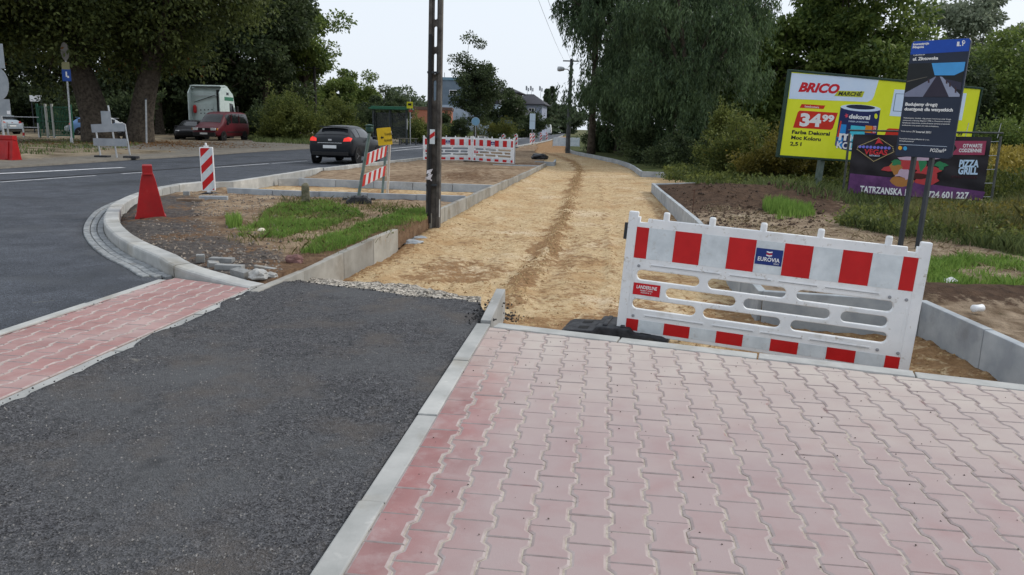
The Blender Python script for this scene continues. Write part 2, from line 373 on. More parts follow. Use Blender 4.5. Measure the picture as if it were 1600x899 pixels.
ribbon('bitumen_seam', smoothline([g2(-200, 296), g2(0, 282.5), g2(200, 269), g2(420, 253.5), g2(490, 248), g2(600, 240)]), .13, SEAM, z=.008)
for a in ((0, 285.2, 150, 275), (190, 272.3, 235, 269.2), (335, 262, 420, 256.2), (425, 256, 480, 252)):
    ribbon('painted_line', [g2(a[0], a[1]), g2(a[2], a[3])], .09, PAINT)

# ---- left verge beyond the road
def verge_z(x, y): return .05+.05*fbm(x, y, .4, 3, 9)+.10*sstep(0, 6, polydist(FAR_ROAD, x, y))
def verge_mask(x, y):
    d = polydist(FAR_ROAD, x, y); pale = 1-sstep(1.2, 3.0, d)
    if x > -24 and 36 < y < 62: pale = max(pale, sstep(-26, -21, x)*(1-sstep(7, 10, d)))
    return pale
vp = list(FAR_ROAD)+[Vector((0, 250, 0)), Vector((-120, 250, 0)), Vector((-120, -3, 0)), Vector((-40, -3, 0))]
tag(zone('verge', vp, verge_z, .03, VERGE, maskf=verge_mask, skirt=.4, amax=88), kind='structure')

# ---- asphalt cycle path in the foreground
torn_px = [(430, 440), (450, 438.5), (469, 436), (486, 439), (515, 442.5), (544, 446), (575, 449), (601, 454), (630, 458), (659, 461), (690, 464), (722, 466), (748, 470)]
TORN = resample([g2(*p) for p in torn_px], .05)
for i, p in enumerate(TORN): p.y += .045*fbm(p.x, p.y, 7, 4, 2); p.x += .02*fbm(p.x, p.y, 9, 3, 6)
ED_L0 = PAVC-NRM*.115
left_edge = resample([S_NEAR1-sn*.02, S_NEAR0-sn*.1], .06)
left_edge = [p-sn*max(.004, .045+.12*fbm(p.x, p.y, 1.1, 3, 4)+.02*fbm(p.x, p.y, 9, 3, 7)) for p in left_edge]
ap = [g2(423, 441)]+TORN+[ED_L0+DIRP*.45, ED_L0-DIRP*5]+list(reversed(left_edge))
def asph_z(x, y):
    q = Vector((x, y, 0)); dl = (q-S_NEAR0).dot(-sn)
    return .008*fbm(x, y, 1.2, 4, 8)-.018+.022*(1-sstep(.03, .35, dl))+.009*mnoise.noise(Vector((x*22, y*22, 1)))
tag(zone('cycle_path', list(reversed(ap)), asph_z, .008, ASPHB, skirt=.16, smin=.022, amax=60), kind='structure')
# pale crushed stone under the torn edge
rb_top = [(430, 440), (470, 433), (500, 433), (538, 437), (570, 439), (601, 441.5), (650, 445), (687, 454), (722, 460), (752, 464)]
rbp = resample([g2(*p, -.09) for p in rb_top], .08)
for p in rbp: p.y += .04*fbm(p.x, p.y, 6, 3, 12)
rbp2 = [p-Vector((0, .12, 0)) for p in TORN]
tag(zone('crushed_stone', rbp+list(reversed(rbp2)), lambda x, y: -.10+.03*fbm(x, y, 9, 4, 2), .006, RUB, skirt=.25, smin=.025, smooth=False), kind='stuff')

# ---- sand bed of the new path
TRACK = smoothline([g2(*p, -.2) for p in ((800, 470), (815, 430), (850, 395), (885, 330), (893, 300), (905, 272), (900, 258), (880, 248), (852, 240), (846, 232))], 4)
TRACK2 = smoothline([g2(*p, -.2) for p in ((960, 420), (950, 380), (945, 330), (940, 300), (935, 280))], 4)
def path_z(x, y):
    z = -.27+.12*sstep(11, 30, y)+.02*fbm(x, y, 1.1, 4, 1)+.016*fbm(x, y, 6, 4, 4)+.014*mnoise.noise(Vector((x*13, y*8, 4)))+.008*mnoise.noise(Vector((x*29, y*21, 9)))
    if y < 60:
        d = polydist(TRACK, x, y)+.10*fbm(x, y, 1.6, 3, 17); z += .03*math.exp(-(d/.10)**2)-.02*math.exp(-((d-.26)/.12)**2)
        for dx_ in (-1.05, -.85, .75, .95): z -= .022*math.exp(-((x-dx_-.22-.116*(y-8)+.06*fbm(x, y, .8, 2, 3))/.07)**2)
        d = polydist(TRACK2, x, y); z += .025*math.exp(-(d/.1)**2)
    # rises against the torn asphalt and the left edging
    if y < 9 and x < .6: z += .17*(1-sstep(.0, .45, polydist(TORN, x, y)))
    z += .07*(1-sstep(.05, .6, polydist(WALL_L, x, y)))*sstep(10, 12.5, y)
    if x > 1.8 and y < 9: z += .03*fbm(x, y, 3, 4, 7)+.05*(1-sstep(.05, .5, polydist(RWALL, x, y)))
    if y > 60: z += .25*sstep(62, 70, y)
    return z
def path_mask(x, y):
    f = 0
    if y < 70: dd = polydist(TRACK, x, y)+.24*fbm(x, y, 1.1, 4, 17)-.04; f = (.55+.6*fbm(x, y, .8, 3, 23))*1.55*math.exp(-(dd/(.055+.005*y))**2)*(1.2 if y < 13 else 1); f = max(f, .45*math.exp(-((polydist(TRACK2, x, y)+.1*fbm(x, y, 2, 3, 5))/.07)**2)); f = max(f, .72*sstep(-.05, .45, fbm(x, y, .55, 3, 77))*sstep(17, 8, y), .36*sstep(.1, .6, fbm(x, y, .9, 3, 87)))
    f = max(f, .8*(1-sstep(.05, .35, polydist(WALL_L3, x, y))) if y < 12 else 0)
    if x > 1.2 and y < 8: f = max(f, .75*sstep(1.2, 2.4, x))
    if y > 40: f = max(f, .9*sstep(44, 60, y))
    if .9 < x < 3.5 and y > 15: f = max(f, .6*(1-sstep(.1, .8, polydist(RIGHT_NEAR, x, y))))
    return f
def path_mask2(x, y):
    return .8*(1-sstep(.05, .28, polydist(TORN, x, y))) if (y < 9 and x < .4) else (.8*math.exp(-(((x-.1)/.25)**2+((y-6.3)/.35)**2)) if y < 8 else 0)
FARL = [g2(846, 247, -.1), g2(832, 237, -.1), g2(838, 229, -.1), g2(862, 222, -.1), g2(880, 215, -.1)]
FARR = [g2(886, 215, -.1), g2(884, 226, -.1)]
pp = [TORN[0]]+WALL_L+FARL+FARR+RIGHT_FAR+RIGHT_END+[RIGHT_END2[1], RIGHT_END2[1]+Vector((-.5, -.9, 0)), RIGHT_NEAR[0]]+RIGHT_NEAR[1:]+NOTCH[1:]+[RWALL[1], RWALL[2], FE_B+fdir*.6-fn*(-.02), FE_A, ED_L0+DIRP*.2]+[p-Vector((0, .06, 0)) for p in reversed(TORN)]
sandp = tag(zone('sand_path', pp, path_z, .0058, SAND, maskf=path_mask, mask2f=path_mask2, skirt=.2, smin=.05, amax=60), kind='structure')

# ---- plots left of the path (behind the kerb)
def plot_z(x, y): return .03+.034*fbm(x, y, 1.4, 4, 21)+.03*fbm(x, y, 6, 4, 5)-.06*(1-sstep(.1, .5, polydist(KERB, x, y)))-.11*(1-sstep(.25, 1.3, polydist(A_LINE, x, y)))
def plot_mask(x, y):
    d = polydist(KERB_MID, x, y); return 1-sstep(1.0, 1.75, d)
def plot_mask2(x, y):
    return max(0, .55*fbm(x, y, .8, 3, 31)+.25)+.7*(1-sstep(.1, .7, polydist(WALL_L3, x, y)))+.6*(1-sstep(.2, .8, polydist(A_LINE, x, y)))
kin = [KERB[i] for i in range(len(KERB))]
pl1 = [g2(391, 447)]+WALL_L[:3]+[WALL_L[3], A_LINE[2], A_LINE[1], A_LINE[0], KERB2[1]]+list(reversed(KERB))
def offs(pl, d):
    O = []
    for i, p in enumerate(pl):
        t = (pl[min(i+1, len(pl)-1)]-pl[max(i-1, 0)]).normalized(); O.append(p+Vector((-t.y, t.x, 0))*d)
    return O
KIN = offs(KERB, -.16)
pl1 = [g2(400, 447)]+WALL_L[:4]+[A_LINE[2], A_LINE[1], A_LINE[0], KERB2[1]]+list(reversed(KIN))
tag(zone('left_plot', pl1, plot_z, .008, DIRT, maskf=plot_mask, mask2f=plot_mask2, skirt=.25, smin=.05), kind='structure')
tr = [A_LINE[0], A_LINE[1], A_LINE[2], WALL_L[4], B_LINE[2], B_LINE[1], B_LINE[0], g2(434, 279.5), g2(360, 292.5)]
tag(zone('side_path_bed', tr, lambda x, y: -.15+.02*fbm(x, y, 2, 4, 5), .01, SAND, maskf=lambda x, y: .35+.5*fbm(x, y, .7, 2, 3), skirt=.15), kind='structure')
def plot2_z(x, y):
    z = .0+.05*fbm(x, y, .7, 4, 41)+.02*fbm(x, y, 4, 3, 2); q = G(745, 282); d = ((x-q.x)/2.0)**2+((y-q.y-.8)/1.1)**2
    return z+.20*math.exp(-d)*(1+.4*fbm(x, y, 2.2, 3, 6))
pl2 = [B_LINE[0], B_LINE[1], B_LINE[2]]+WALL_L[5:]+[g2(848, 244), g2(833, 236), g2(840, 229), g2(862, 221.5), g2(879, 214)]+list(reversed(offs(KERB3, -.1)))[1:]
tag(zone('far_plot', pl2, plot2_z, .009, DIRT, maskf=lambda x, y: -1, mask2f=lambda x, y: .25+.7*fbm(x, y, .35, 3, 51), skirt=.25), kind='structure')

# ---- plot right of the path
def right_z(x, y):
    r = polydist(RIGHT_NEAR, x, y); z = .02+.045*fbm(x, y, .9, 4, 61)+.028*fbm(x, y, 5, 4, 8)
    q = G(1225, 310); z += .32*math.exp(-(((x-q.x)/1.6)**2+((y-q.y)/1.3)**2))*(1+.3*fbm(x, y, 2, 3, 1))       # soil heap
    q = G(1120, 312); z += .22*math.exp(-(((x-q.x)/.8)**2+((y-q.y)/2.0)**2))*(1+.6*fbm(x, y, 3, 4, 4))
    q = G(1530, 465); z += .10*math.exp(-(((x-q.x)/1.2)**2+((y-q.y)/.35)**2))
    return z-.03*(1-sstep(0, .3, r))
def right_mask2(x, y):
    f = sstep(13.5, 16.5, y)*(1-sstep(2.8, 5.0, polydist(RIGHT_NEAR, x, y))); q = G(1530, 468)
    f = max(f, 1.2*math.exp(-(((x-q.x)/1.3)**2+((y-q.y)/.4)**2))); return f*1.1+.3*fbm(x, y, .6, 3, 71)
REND = RIGHT_END2[1]
rpz = [RWALL[2]+Vector((.03, 0, 0)), RWALL[1]+Vector((.03, 0, 0)), NOTCH[1]]+[NOTCH[0]]+[RIGHT_NEAR[1], RIGHT_NEAR[0], RIGHT_END2[1]+Vector((-.5, -.9, 0)), RIGHT_END2[1], RIGHT_END[1], RIGHT_END[0]]+list(reversed(RIGHT_FAR))+[g2(884, 226, 0), g2(886, 215, 0), Vector((12, 160, 0)), Vector((95, 160, 0)), Vector((95, -2, 0)), Vector((RWALL[2].x+.1, -2, 0))]
GSOIL = mat('right_soil', (.13, .088, .055), (.36, .28, .20), scale=3.2, rough=.96, bump=1., bscale=26, bdist=.04, detail=9, stain=[((.44, .37, .28), 1.3, .55, .72)],
            mask=((.035, .05, .018), (.10, .11, .04), 4), mask2=((.045, .029, .021), (.115, .072, .048), 8), spec=.1)
tag(zone('right_plot', rpz, right_z, .011, GSOIL, maskf=lambda x, y: sstep(12, 15, y)*sstep(2.6, 4.5, polydist(RIGHT_NEAR, x, y))+(1.5*sstep(24, 26, y)), mask2f=right_mask2, skirt=.3, smin=.06, amax=80), kind='structure')

# ---- edgings and kerbs, slab by slab
def slabs(name, pl, zt, depth, th, m, side=0, seg=1.0, child='edging_slab', label=None, bev=.008, gap=.012, jit=.006):
    """slabs of length seg along a polyline; side 0 centred, +1 to the left, -1 to the right of the line"""
    root = tag(bpy.data.objects.new(name, None), kind='structure', label=label); COL.objects.link(root); root.location = (pl[0].x, pl[0].y, 0); root.empty_display_size = .1
    pts = [Vector(p) for p in pl]; i = 0
    acc = [0.]
    for a, b in zip(pts[:-1], pts[1:]): acc.append(acc[-1]+(b-a).length)
    def at(s):
        for j in range(len(pts)-1):
            if s <= acc[j+1]+1e-6: return pts[j].lerp(pts[j+1], (s-acc[j])/(acc[j+1]-acc[j]+1e-9))
        return pts[-1]
    n = max(1, int(round(acc[-1]/seg))); st = acc[-1]/n; rr = random.Random(len(pl)*7+int(acc[-1]*10))
    for k in range(n):
        a, b = at(k*st), at((k+1)*st); d = (b-a).normalized(); nr = Vector((-d.y, d.x, 0))
        za, zb = (zt(k*st/acc[-1]), zt((k+1)*st/acc[-1])) if callable(zt) else (zt, zt); j = rr.uniform(-jit, jit); za += j; zb += j
        o1, o2 = ((-th/2, th/2) if side == 0 else (0, th) if side > 0 else (-th, 0)); a2, b2 = a+d*gap/2, b-d*gap/2; x = rr.uniform(-jit, jit)
        V = []
        for p, z in ((a2, za), (b2, zb)):
            for o in (o1+x, o2+x):
                for zz in (z-depth, z): V.append(p+nr*o+Vector((0, 0, zz))-root.location)
        bb = MB(); bb.add(V, [(0, 1, 3, 2), (4, 6, 7, 5), (0, 4, 5, 1), (2, 3, 7, 6), (0, 2, 6, 4), (1, 5, 7, 3)])
        bb.build(child, m, root, bevel=bev, seg=2)
    return root
slabs('wall_edging', [g2(395, 456), g2(423, 442), g2(520, 400.5, .04), WALL_L[1]], lambda t: .004+.062*sstep(.1, .7, t), .5, .09, CONCW, 0, 1.0)
slabs('wall_edging', WALL_L[2:], .065, .42, .08, CONCW, 0, 1.0)
slabs('side_path_edging', A_LINE, .055, .30, .08, CONCB, 0, 1.0)
slabs('side_path_edging', B_LINE, .055, .30, .08, CONCB, 0, 1.0)
slabs('side_path_edging', [g2(434, 279.5, .04), B_LINE[0]], .05, .25, .08, CONC, 0, 1.0)
slabs('plot_edging', [g2(770, 256.5, .05), g2(848, 258.5, .05)], .04, .3, .08, CONCB, 0, 1.0)
slabs('plot_edging', [g2(836, 251.5, .05), g2(866, 253, .05), g2(868, 249, .05)], .04, .3, .08, CONCB, 0, 1.0)
slabs('path_edging', RIGHT_FAR, .05, .35, .08, CONCB, 0, 1.0)
slabs('path_edging', RIGHT_END, .06, .4, .08, CONCB, 0, 1.0); slabs('path_edging', RIGHT_END2, .06, .4, .08, CONCB, 0, 1.0)
slabs('path_edging', RIGHT_NEAR, .06, .4, .08, CONCB, 0, 1.0)
slabs('path_edging', [RIGHT_NEAR[0]+Vector((0, .05, 0)), RIGHT_NEAR[0]+Vector((.9, .55, 0)), RIGHT_END2[1]+Vector((-.45, -.9, 0))], .05, .4, .08, CONCB, 0, 1.0)
slabs('path_edging', NOTCH, lambda t: .06+.04*t, .45, .08, CONCB, 0, 1.0)
slabs('path_edging', [RWALL[0]+Vector((.03, .05, 0)), RWALL[2]+Vector((.03, 0, 0))], .10, .5, .08, CONCB, 0, 1.0)
slabs('paving_edging', [PAVC-NRM*.058+DIRP*.02, PAVC-NRM*.058-DIRP*5], .002, .25, .11, CONC, 0, 1.0)
slabs('paving_edging', [FE_A+fn*.068+fdir*.06, FE_B+fn*.068+fdir*.36], .002, .35, .135, CONC, 0, 1.0)
slabs('paving_edging', [G(759, 502, 0)*1, G(783, 461, .05)*1], lambda t: .01+.055*min(1, t*4), .35, .085, CONC, 0, .75)
slabs('strip_edging', [S_FAR0+sn*.05, S_FAR1+sn*.05], .004, .25, .085, CONC, 0, 1.0)
slabs('strip_edging', [S_NEAR0-sn*.06, S_NEAR1-sn*.06], -.004, .25, .10, CONC, 0, 1.0)
# curved kerb: chamfered stones
def kerb_stones(name, pl, zt, th, m, seg, depth=.28):
    root = tag(bpy.data.objects.new(name, None), kind='structure'); COL.objects.link(root); root.location = (pl[0].x, pl[0].y, 0)
    pts = resample(pl, .02); acc = [0.]
    for a, b in zip(pts[:-1], pts[1:]): acc.append(acc[-1]+(b-a).length)
    n = max(1, int(round(acc[-1]/seg))); st = acc[-1]/n; acc_np = np.array(acc)
    def at(s): i = int(min(len(pts)-1, np.searchsorted(acc_np, s))); return pts[i]
    for k in range(n):
        bb = MB(); secs = []; s0, s1 = k*st+.004, (k+1)*st-.004; j = random.uniform(-.003, .003)
        for q in range(4):
            s = s0+(s1-s0)*q/3; p = at(s); d = (at(min(acc[-1], s+.15))-at(max(0, s-.15))).normalized(); nr = Vector((d.y, -d.x, 0)); z = zt(s)+j
            prof = [(0, -depth), (0, z-.030), (.006, z-.012), (.028, z), (th-.01, z), (th, z-.01), (th, -depth)]
            secs.append([p+nr*a+Vector((0, 0, e))-root.location for a, e in prof])
        nn = len(secs[0]); V = [v for s in secs for v in s]
        F = [(a*nn+b, a*nn+(b+1) % nn, (a+1)*nn+(b+1) % nn, (a+1)*nn+b) for a in range(3) for b in range(nn)]+[tuple(range(nn)), tuple(range(3*nn, 4*nn))]
        bb.add(V, F); bb.build('kerb_stone', m, root)
    return root
kerb_stones('junction_kerb', KERB, lambda s: .008+.125*sstep(0, 1.5, s), .20, CONC, .52)
kerb_stones('road_kerb', KERB2, lambda s: .125, .16, CONC, 1.0)
kerb_stones('road_kerb', KERB3, lambda s: .11, .16, CONC, 1.0)
# gutter of small setts along the junction kerb
SETT = mat('sett', (.19, .20, .21), (.31, .325, .33), scale=18, rough=.85, bump=.3, bscale=130, bdist=.003, rnd=.16, spec=.2, stain=((.22, .21, .19), 5, .6, .75))
gut = tag(bpy.data.objects.new('gutter', None), kind='structure'); COL.objects.link(gut); gut.location = (KERB[10].x, KERB[10].y, 0)
kk = resample(KERB[10:-6], .02); ga = [0.]
for a, b in zip(kk[:-1], kk[1:]): ga.append(ga[-1]+(b-a).length)
settm = MB().box((0, 0, 0), (.082, .078, .1)).mesh('sett', SETT, bevel=.008, seg=1)
GA = np.array(ga)
for row in range(3):
    s = .05*row
    while s < ga[-1]-.1:
        i = int(np.searchsorted(GA, s)); p = kk[i]; d = (kk[min(i+4, len(kk)-1)]-kk[max(i-4, 0)]).normalized(); nl = Vector((-d.y, d.x, 0))
        q = p+nl*(.046+row*.087)
        o = link('sett', settm, gut, q+Vector((0, 0, -.042-.006*(2-row)+.006+random.uniform(-.003, .003)))-gut.location); o.rotation_euler = (0, 0, math.atan2(d.y, d.x)+random.uniform(-.03, .03))
        s += .087
bedp = MB(); n_ = len(kk)
bedv = []
for i in range(0, n_, 5):
    d = (kk[min(i+4, n_-1)]-kk[max(i-4, 0)]).normalized(); nl = Vector((-d.y, d.x, 0)); bedv += [kk[i]-gut.location+Vector((0, 0, -.02)), kk[i]+nl*.272-gut.location+Vector((0, 0, -.016))]
bedp.add(bedv, [(2*i, 2*i+1, 2*i+3, 2*i+2) for i in range(len(bedv)//2-1)])
bedp.build('mortar_bed', mat('mortar', (.13, .125, .115), (.24, .23, .21), scale=30, rough=.95, bump=.5), gut)

# ---- pavers
PAVR = mat('paver_red', (.27, .135, .132), (.335, .18, .175), scale=3.5, rough=.86, bump=.3, bscale=170, bdist=.003, detail=9, rnd=.085,
           stain=[((.36, .245, .24), 9, .50, .70), ((.24, .115, .112), 14, .64, .80), ((.42, .37, .34), 30, .66, .76)], mask=None, spec=.2)
PAVS = mat('paver_strip', (.30, .165, .155), (.37, .225, .215), scale=4, rough=.86, bump=.3, bscale=170, bdist=.003, detail=9, rnd=.05,
           stain=[((.41, .295, .28), 1.5, .46, .68), ((.26, .135, .125), 6, .62, .8)], spec=.2)
PAVE = mat('paver_chamfer', (.335, .27, .26), (.43, .37, .355), scale=14, rough=.95, rnd=.05, spec=.1, stain=((.33, .19, .18), 5, .60, .75))
# sandy dust over the far part of the paving, strongest along the far edging
def add_dust(m):
    N = m.node_tree.nodes; L = m.node_tree.links; b = N['Principled BSDF']; src = b.inputs['Base Color'].links[0].from_socket
    geo = N.new('ShaderNodeNewGeometry'); dp = N.new('ShaderNodeVectorMath'); dp.operation = 'DOT_PRODUCT'
    L.new(geo.outputs['Position'], dp.inputs[0]); dp.inputs[1].default_value = (-fn.x, -fn.y, 0)
    off = -fn.dot(FE_A); mr = N.new('ShaderNodeMapRange'); mr.inputs[1].default_value = off-2.3; mr.inputs[2].default_value = off-.25; mr.inputs[3].default_value = -.05; mr.inputs[4].default_value = .85; mr.clamp = False
    L.new(dp.outputs['Value'], mr.inputs[0])
    nz = N.new('ShaderNodeTexNoise'); nz.inputs['Scale'].default_value = 2.6; nz.inputs['Detail'].default_value = 7; L.new(geo.outputs['Position'], nz.inputs['Vector'])
    ad = N.new('ShaderNodeMath'); ad.operation = 'MULTIPLY_ADD'; L.new(nz.outputs[0], ad.inputs[0]); ad.inputs[1].default_value = 1.1; ad.inputs[2].default_value = -.55
    a2 = N.new('ShaderNodeMath'); a2.operation = 'ADD'; a2.use_clamp = True; L.new(ad.outputs[0], a2.inputs[0]); L.new(mr.outputs[0], a2.inputs[1])
    a3 = N.new('ShaderNodeMath'); a3.operation = 'MULTIPLY'; L.new(a2.outputs[0], a3.inputs[0]); a3.inputs[1].default_value = .85
    # grey dust trodden in from the right, thinning out towards the left edging
    d2 = N.new('ShaderNodeVectorMath'); d2.operation = 'DOT_PRODUCT'; L.new(geo.outputs['Position'], d2.inputs[0]); d2.inputs[1].default_value = (NRM.x, NRM.y, 0); u0 = NRM.dot(PAVC)
    m2_ = N.new('ShaderNodeMapRange'); m2_.inputs[1].default_value = u0+.02; m2_.inputs[2].default_value = u0+.45; m2_.inputs[3].default_value = -.2; m2_.inputs[4].default_value = .95; L.new(d2.outputs['Value'], m2_.inputs[0])
    n3 = N.new('ShaderNodeTexNoise'); n3.inputs['Scale'].default_value = 4.2; n3.inputs['Detail'].default_value = 8; L.new(geo.outputs['Position'], n3.inputs['Vector'])
    b2_ = N.new('ShaderNodeMath'); b2_.operation = 'MULTIPLY_ADD'; L.new(n3.outputs[0], b2_.inputs[0]); b2_.inputs[1].default_value = 1.1; b2_.inputs[2].default_value = -.55
    b3_ = N.new('ShaderNodeMath'); b3_.operation = 'ADD'; b3_.use_clamp = True; L.new(b2_.outputs[0], b3_.inputs[0]); L.new(m2_.outputs[0], b3_.inputs[1])
    b4_ = N.new('ShaderNodeMath'); b4_.operation = 'MULTIPLY'; L.new(b3_.outputs[0], b4_.inputs[0]); b4_.inputs[1].default_value = .92
    x0 = N.new('ShaderNodeMixRGB'); L.new(b4_.outputs[0], x0.inputs[0]); L.new(src, x0.inputs[1]); x0.inputs[2].default_value = (.365, .292, .288, 1); src = x0.outputs[0]
    x = N.new('ShaderNodeMixRGB'); L.new(a3.outputs[0], x.inputs[0]); L.new(src, x.inputs[1]); x.inputs[2].default_value = (.50, .45, .405, 1); L.new(x.outputs[0], b.inputs['Base Color'])
add_dust(PAVR)
PL_, PW_ = .222, .156
def paver_outline(g=.0028):
    Wd, Wn = PW_*1.15/2-g, PW_*.85/2-g; L2 = PL_/2-g
    a, b = PL_*.305, PL_*.195
    r = [(Wd, -L2), (Wd, -a), (Wn, -b), (Wn, b), (Wd, a), (Wd, L2)]
    return r+[(-x, -y) for x, y in r]
def clip_poly(poly, planes):
    for (ax, ay, c) in planes:                       # keep ax*x+ay*y <= c
        O = []
        for i in range(len(poly)):
            p, q = poly[i], poly[(i+1) % len(poly)]; dp_, dq = ax*p[0]+ay*p[1]-c, ax*q[0]+ay*q[1]-c
            if dp_ <= 0: O.append(p)
            if (dp_ < 0 < dq) or (dq < 0 < dp_): t = dp_/(dp_-dq); O.append((p[0]+t*(q[0]-p[0]), p[1]+t*(q[1]-p[1])))
        poly = O
        if len(poly) < 3: return []
    # drop near-duplicates
    O = []
    for p in poly:
        if not O or math.hypot(p[0]-O[-1][0], p[1]-O[-1][1]) > .004: O.append(p)
    return O
def area(p): return abs(sum(p[i][0]*p[(i+1) % len(p)][1]-p[(i+1) % len(p)][0]*p[i][1] for i in range(len(p))))/2
def inset(poly, d):
    """d = one distance per edge (edge i runs from point i to i+1)"""
    n = len(poly); O = []
    for i in range(n):
        a, b, c = Vector(poly[i-1]), Vector(poly[i]), Vector(poly[(i+1) % n]); e1 = (b-a).normalized(); e2 = (c-b).normalized()
        n1 = Vector((-e1.y, e1.x)); n2 = Vector((-e2.y, e2.x)); d1, d2 = d[i-1], d[i]; den = n1.x*n2.y-n1.y*n2.x
        if abs(den) < .15: O.append((b.x+n2.x*(d1+d2)/2, b.y+n2.y*(d1+d2)/2)); continue
        O.append((b.x+(d1*n2.y-d2*n1.y)/den, b.y+(n1.x*d2-n2.x*d1)/den))
    return O
def paver_mesh(poly, m):
    if sum(poly[i][0]*poly[(i+1) % len(poly)][1]-poly[(i+1) % len(poly)][0]*poly[i][1] for i in range(len(poly))) < 0: poly = poly[::-1]
    n = len(poly); ins = inset(poly, [(.0035 if abs(poly[(i+1) % n][1]-poly[i][1]) < .02 else .0100) for i in range(n)])
    V = [(x, y, 0) for x, y in ins]+[(x, y, -.0048) for x, y in poly]+[(x, y, -.06) for x, y in poly]
    F = [tuple(range(n))]+[(n+i, n+(i+1) % n, (i+1) % n, i) for i in range(n)]+[(2*n+i, 2*n+(i+1) % n, n+(i+1) % n, n+i) for i in range(n)]
    return mesh('paver', V, F, [m, PAVE], [0]+[1]*n+[1]*n)
def pave(root, org, du, poly, m, u0, u1, v0, v1, hmax=.003, shift=0., straight=(None, None)):
    """columns along dv with neighbouring columns shifted by half a block; poly = convex world polygon to cut against"""
    dv = Vector((-du.y, du.x, 0)); ang_ = math.atan2(du.y, du.x); full = paver_mesh(paver_outline(), m); cnt = 0; outer = [[], [], []]
    if area(poly) and sum(poly[i][0]*poly[(i+1) % len(poly)][1]-poly[(i+1) % len(poly)][0]*poly[i][1] for i in range(len(poly))) < 0: poly = poly[::-1]
    for iu in range(u0, u1):
        for iv in range(v0, v1):
            u = (iu+.5)*PW_+shift; v = (iv+(.5 if iu % 2 else 0))*PL_; c = org+du*u+dv*v
            pls = []
            for i in range(len(poly)):
                a, b = poly[i], poly[(i+1) % len(poly)]; ex, ey = b[0]-a[0], b[1]-a[1]; L = math.hypot(ex, ey); nx, ny = ey/L, -ex/L
                off = nx*(a[0]-c.x)+ny*(a[1]-c.y)-.003; lx = nx*du.x+ny*du.y; ly = nx*dv.x+ny*dv.y; pls.append((lx, ly, off))
            if min(p[2] for p in pls) < -.2: continue
            o_ = paver_outline()
            if iu == straight[0]: o_ = [(-PW_*1.1 if x < 0 else x, y) for x, y in o_]; o_ = [o_[i] for i in (0, 1, 2, 3, 4, 5, 6, 11)]
            if iu == straight[1]: o_ = [(PW_*1.1 if x > 0 else x, y) for x, y in o_]; o_ = [o_[i] for i in (0, 5, 6, 7, 8, 9, 10, 11)]
            cp = clip_poly(o_, pls)
            if len(cp) < 3 or area(cp) < .0012: continue
            me = full if len(cp) == 12 and len(cp) == len(o_) and abs(area(cp)-area(o_)) < 1e-6 else paver_mesh(cp, m)
            pc = CC-c; zc_ = -(pc.dot(CF)); fx, fy = 800-FPX*pc.dot(CR)/max(zc_, .05), 449.5+FPX*pc.dot(CU)/max(zc_, .05)
            if zc_ < .3 or not (-40 < fx < 1650 and fy < 935):            # past the view: joined into one part
                o3 = len(outer[0]); ca, sa = math.cos(ang_), math.sin(ang_)
                outer[0] += [(c.x-root.location.x+v.co.x*ca-v.co.y*sa, c.y-root.location.y+v.co.x*sa+v.co.y*ca, v.co.z) for v in me.vertices]; outer[1] += [tuple(i+o3 for i in p.vertices) for p in me.polygons]; outer[2] += [p.material_index for p in me.polygons]; continue
            o = link('paver', me, root, c-root.location+Vector((0, 0, random.uniform(-hmax, hmax*.3))))
            o.rotation_euler = (random.uniform(-.006, .006), random.uniform(-.006, .006), ang_); cnt += 1
    if outer[0]: tag(link('outer_pavers', mesh('outer_pavers', outer[0], outer[1], [m, PAVE], outer[2]), root), kind='stuff')
    return cnt
pav = tag(bpy.data.objects.new('pavement', None), kind='structure', label='wide pink concrete paving in the foreground'); COL.objects.link(pav); pav.location = (PAVC.x, PAVC.y, 0)
fi = FE_A+fn*.138
# inner corner: meeting of the two inner edging lines
def isect(p, d, q, e):
    t = ((q.x-p.x)*e.y-(q.y-p.y)*e.x)/(d.x*e.y-d.y*e.x); return p+d*t
C0 = isect(PAVC, DIRP, fi, fdir); C1 = isect(fi, fdir, RWALL[0]+Vector((-.02, 0, 0)), (RWALL[2]-RWALL[0]).normalized()); C2 = C1+(RWALL[2]-RWALL[0]).normalized()*2.6; C3 = C2; C4 = Vector((PAVC-DIRP*4.9))
ppoly = [(p.x, p.y) for p in (C0, C1, C2, C4)]
npv = pave(pav, C0, NRM, ppoly, PAVR, 0, 30, -34, 12, straight=(0, None))
strip = tag(bpy.data.objects.new('crossing_strip', None), kind='structure', label='narrow strip of red paving between road and cycle path'); COL.objects.link(strip); strip.location = (S_NEAR1.x, S_NEAR1.y, 0)
spoly = [(p.x, p.y) for p in (S_NEAR0, S_NEAR1, g2(273, 433.5), S_FAR1, S_FAR0)]
nst = pave(strip, S_NEAR1, Vector((sdir.y, -sdir.x, 0)), spoly, PAVS, -7, 0, -34, 6, straight=(-7, -1))
print('pavers', npv, nst)
for rt, po in ((pav, ppoly), (strip, spoly)):
    b = MB(); b.add([(x-rt.location.x, y-rt.location.y, -.0068) for x, y in po], [tuple(range(len(po)))]); o = b.build('joint_sand', JOINT, rt, fix=False)
    if o.data.polygons[0].normal.z < 0: o.data.flip_normals()
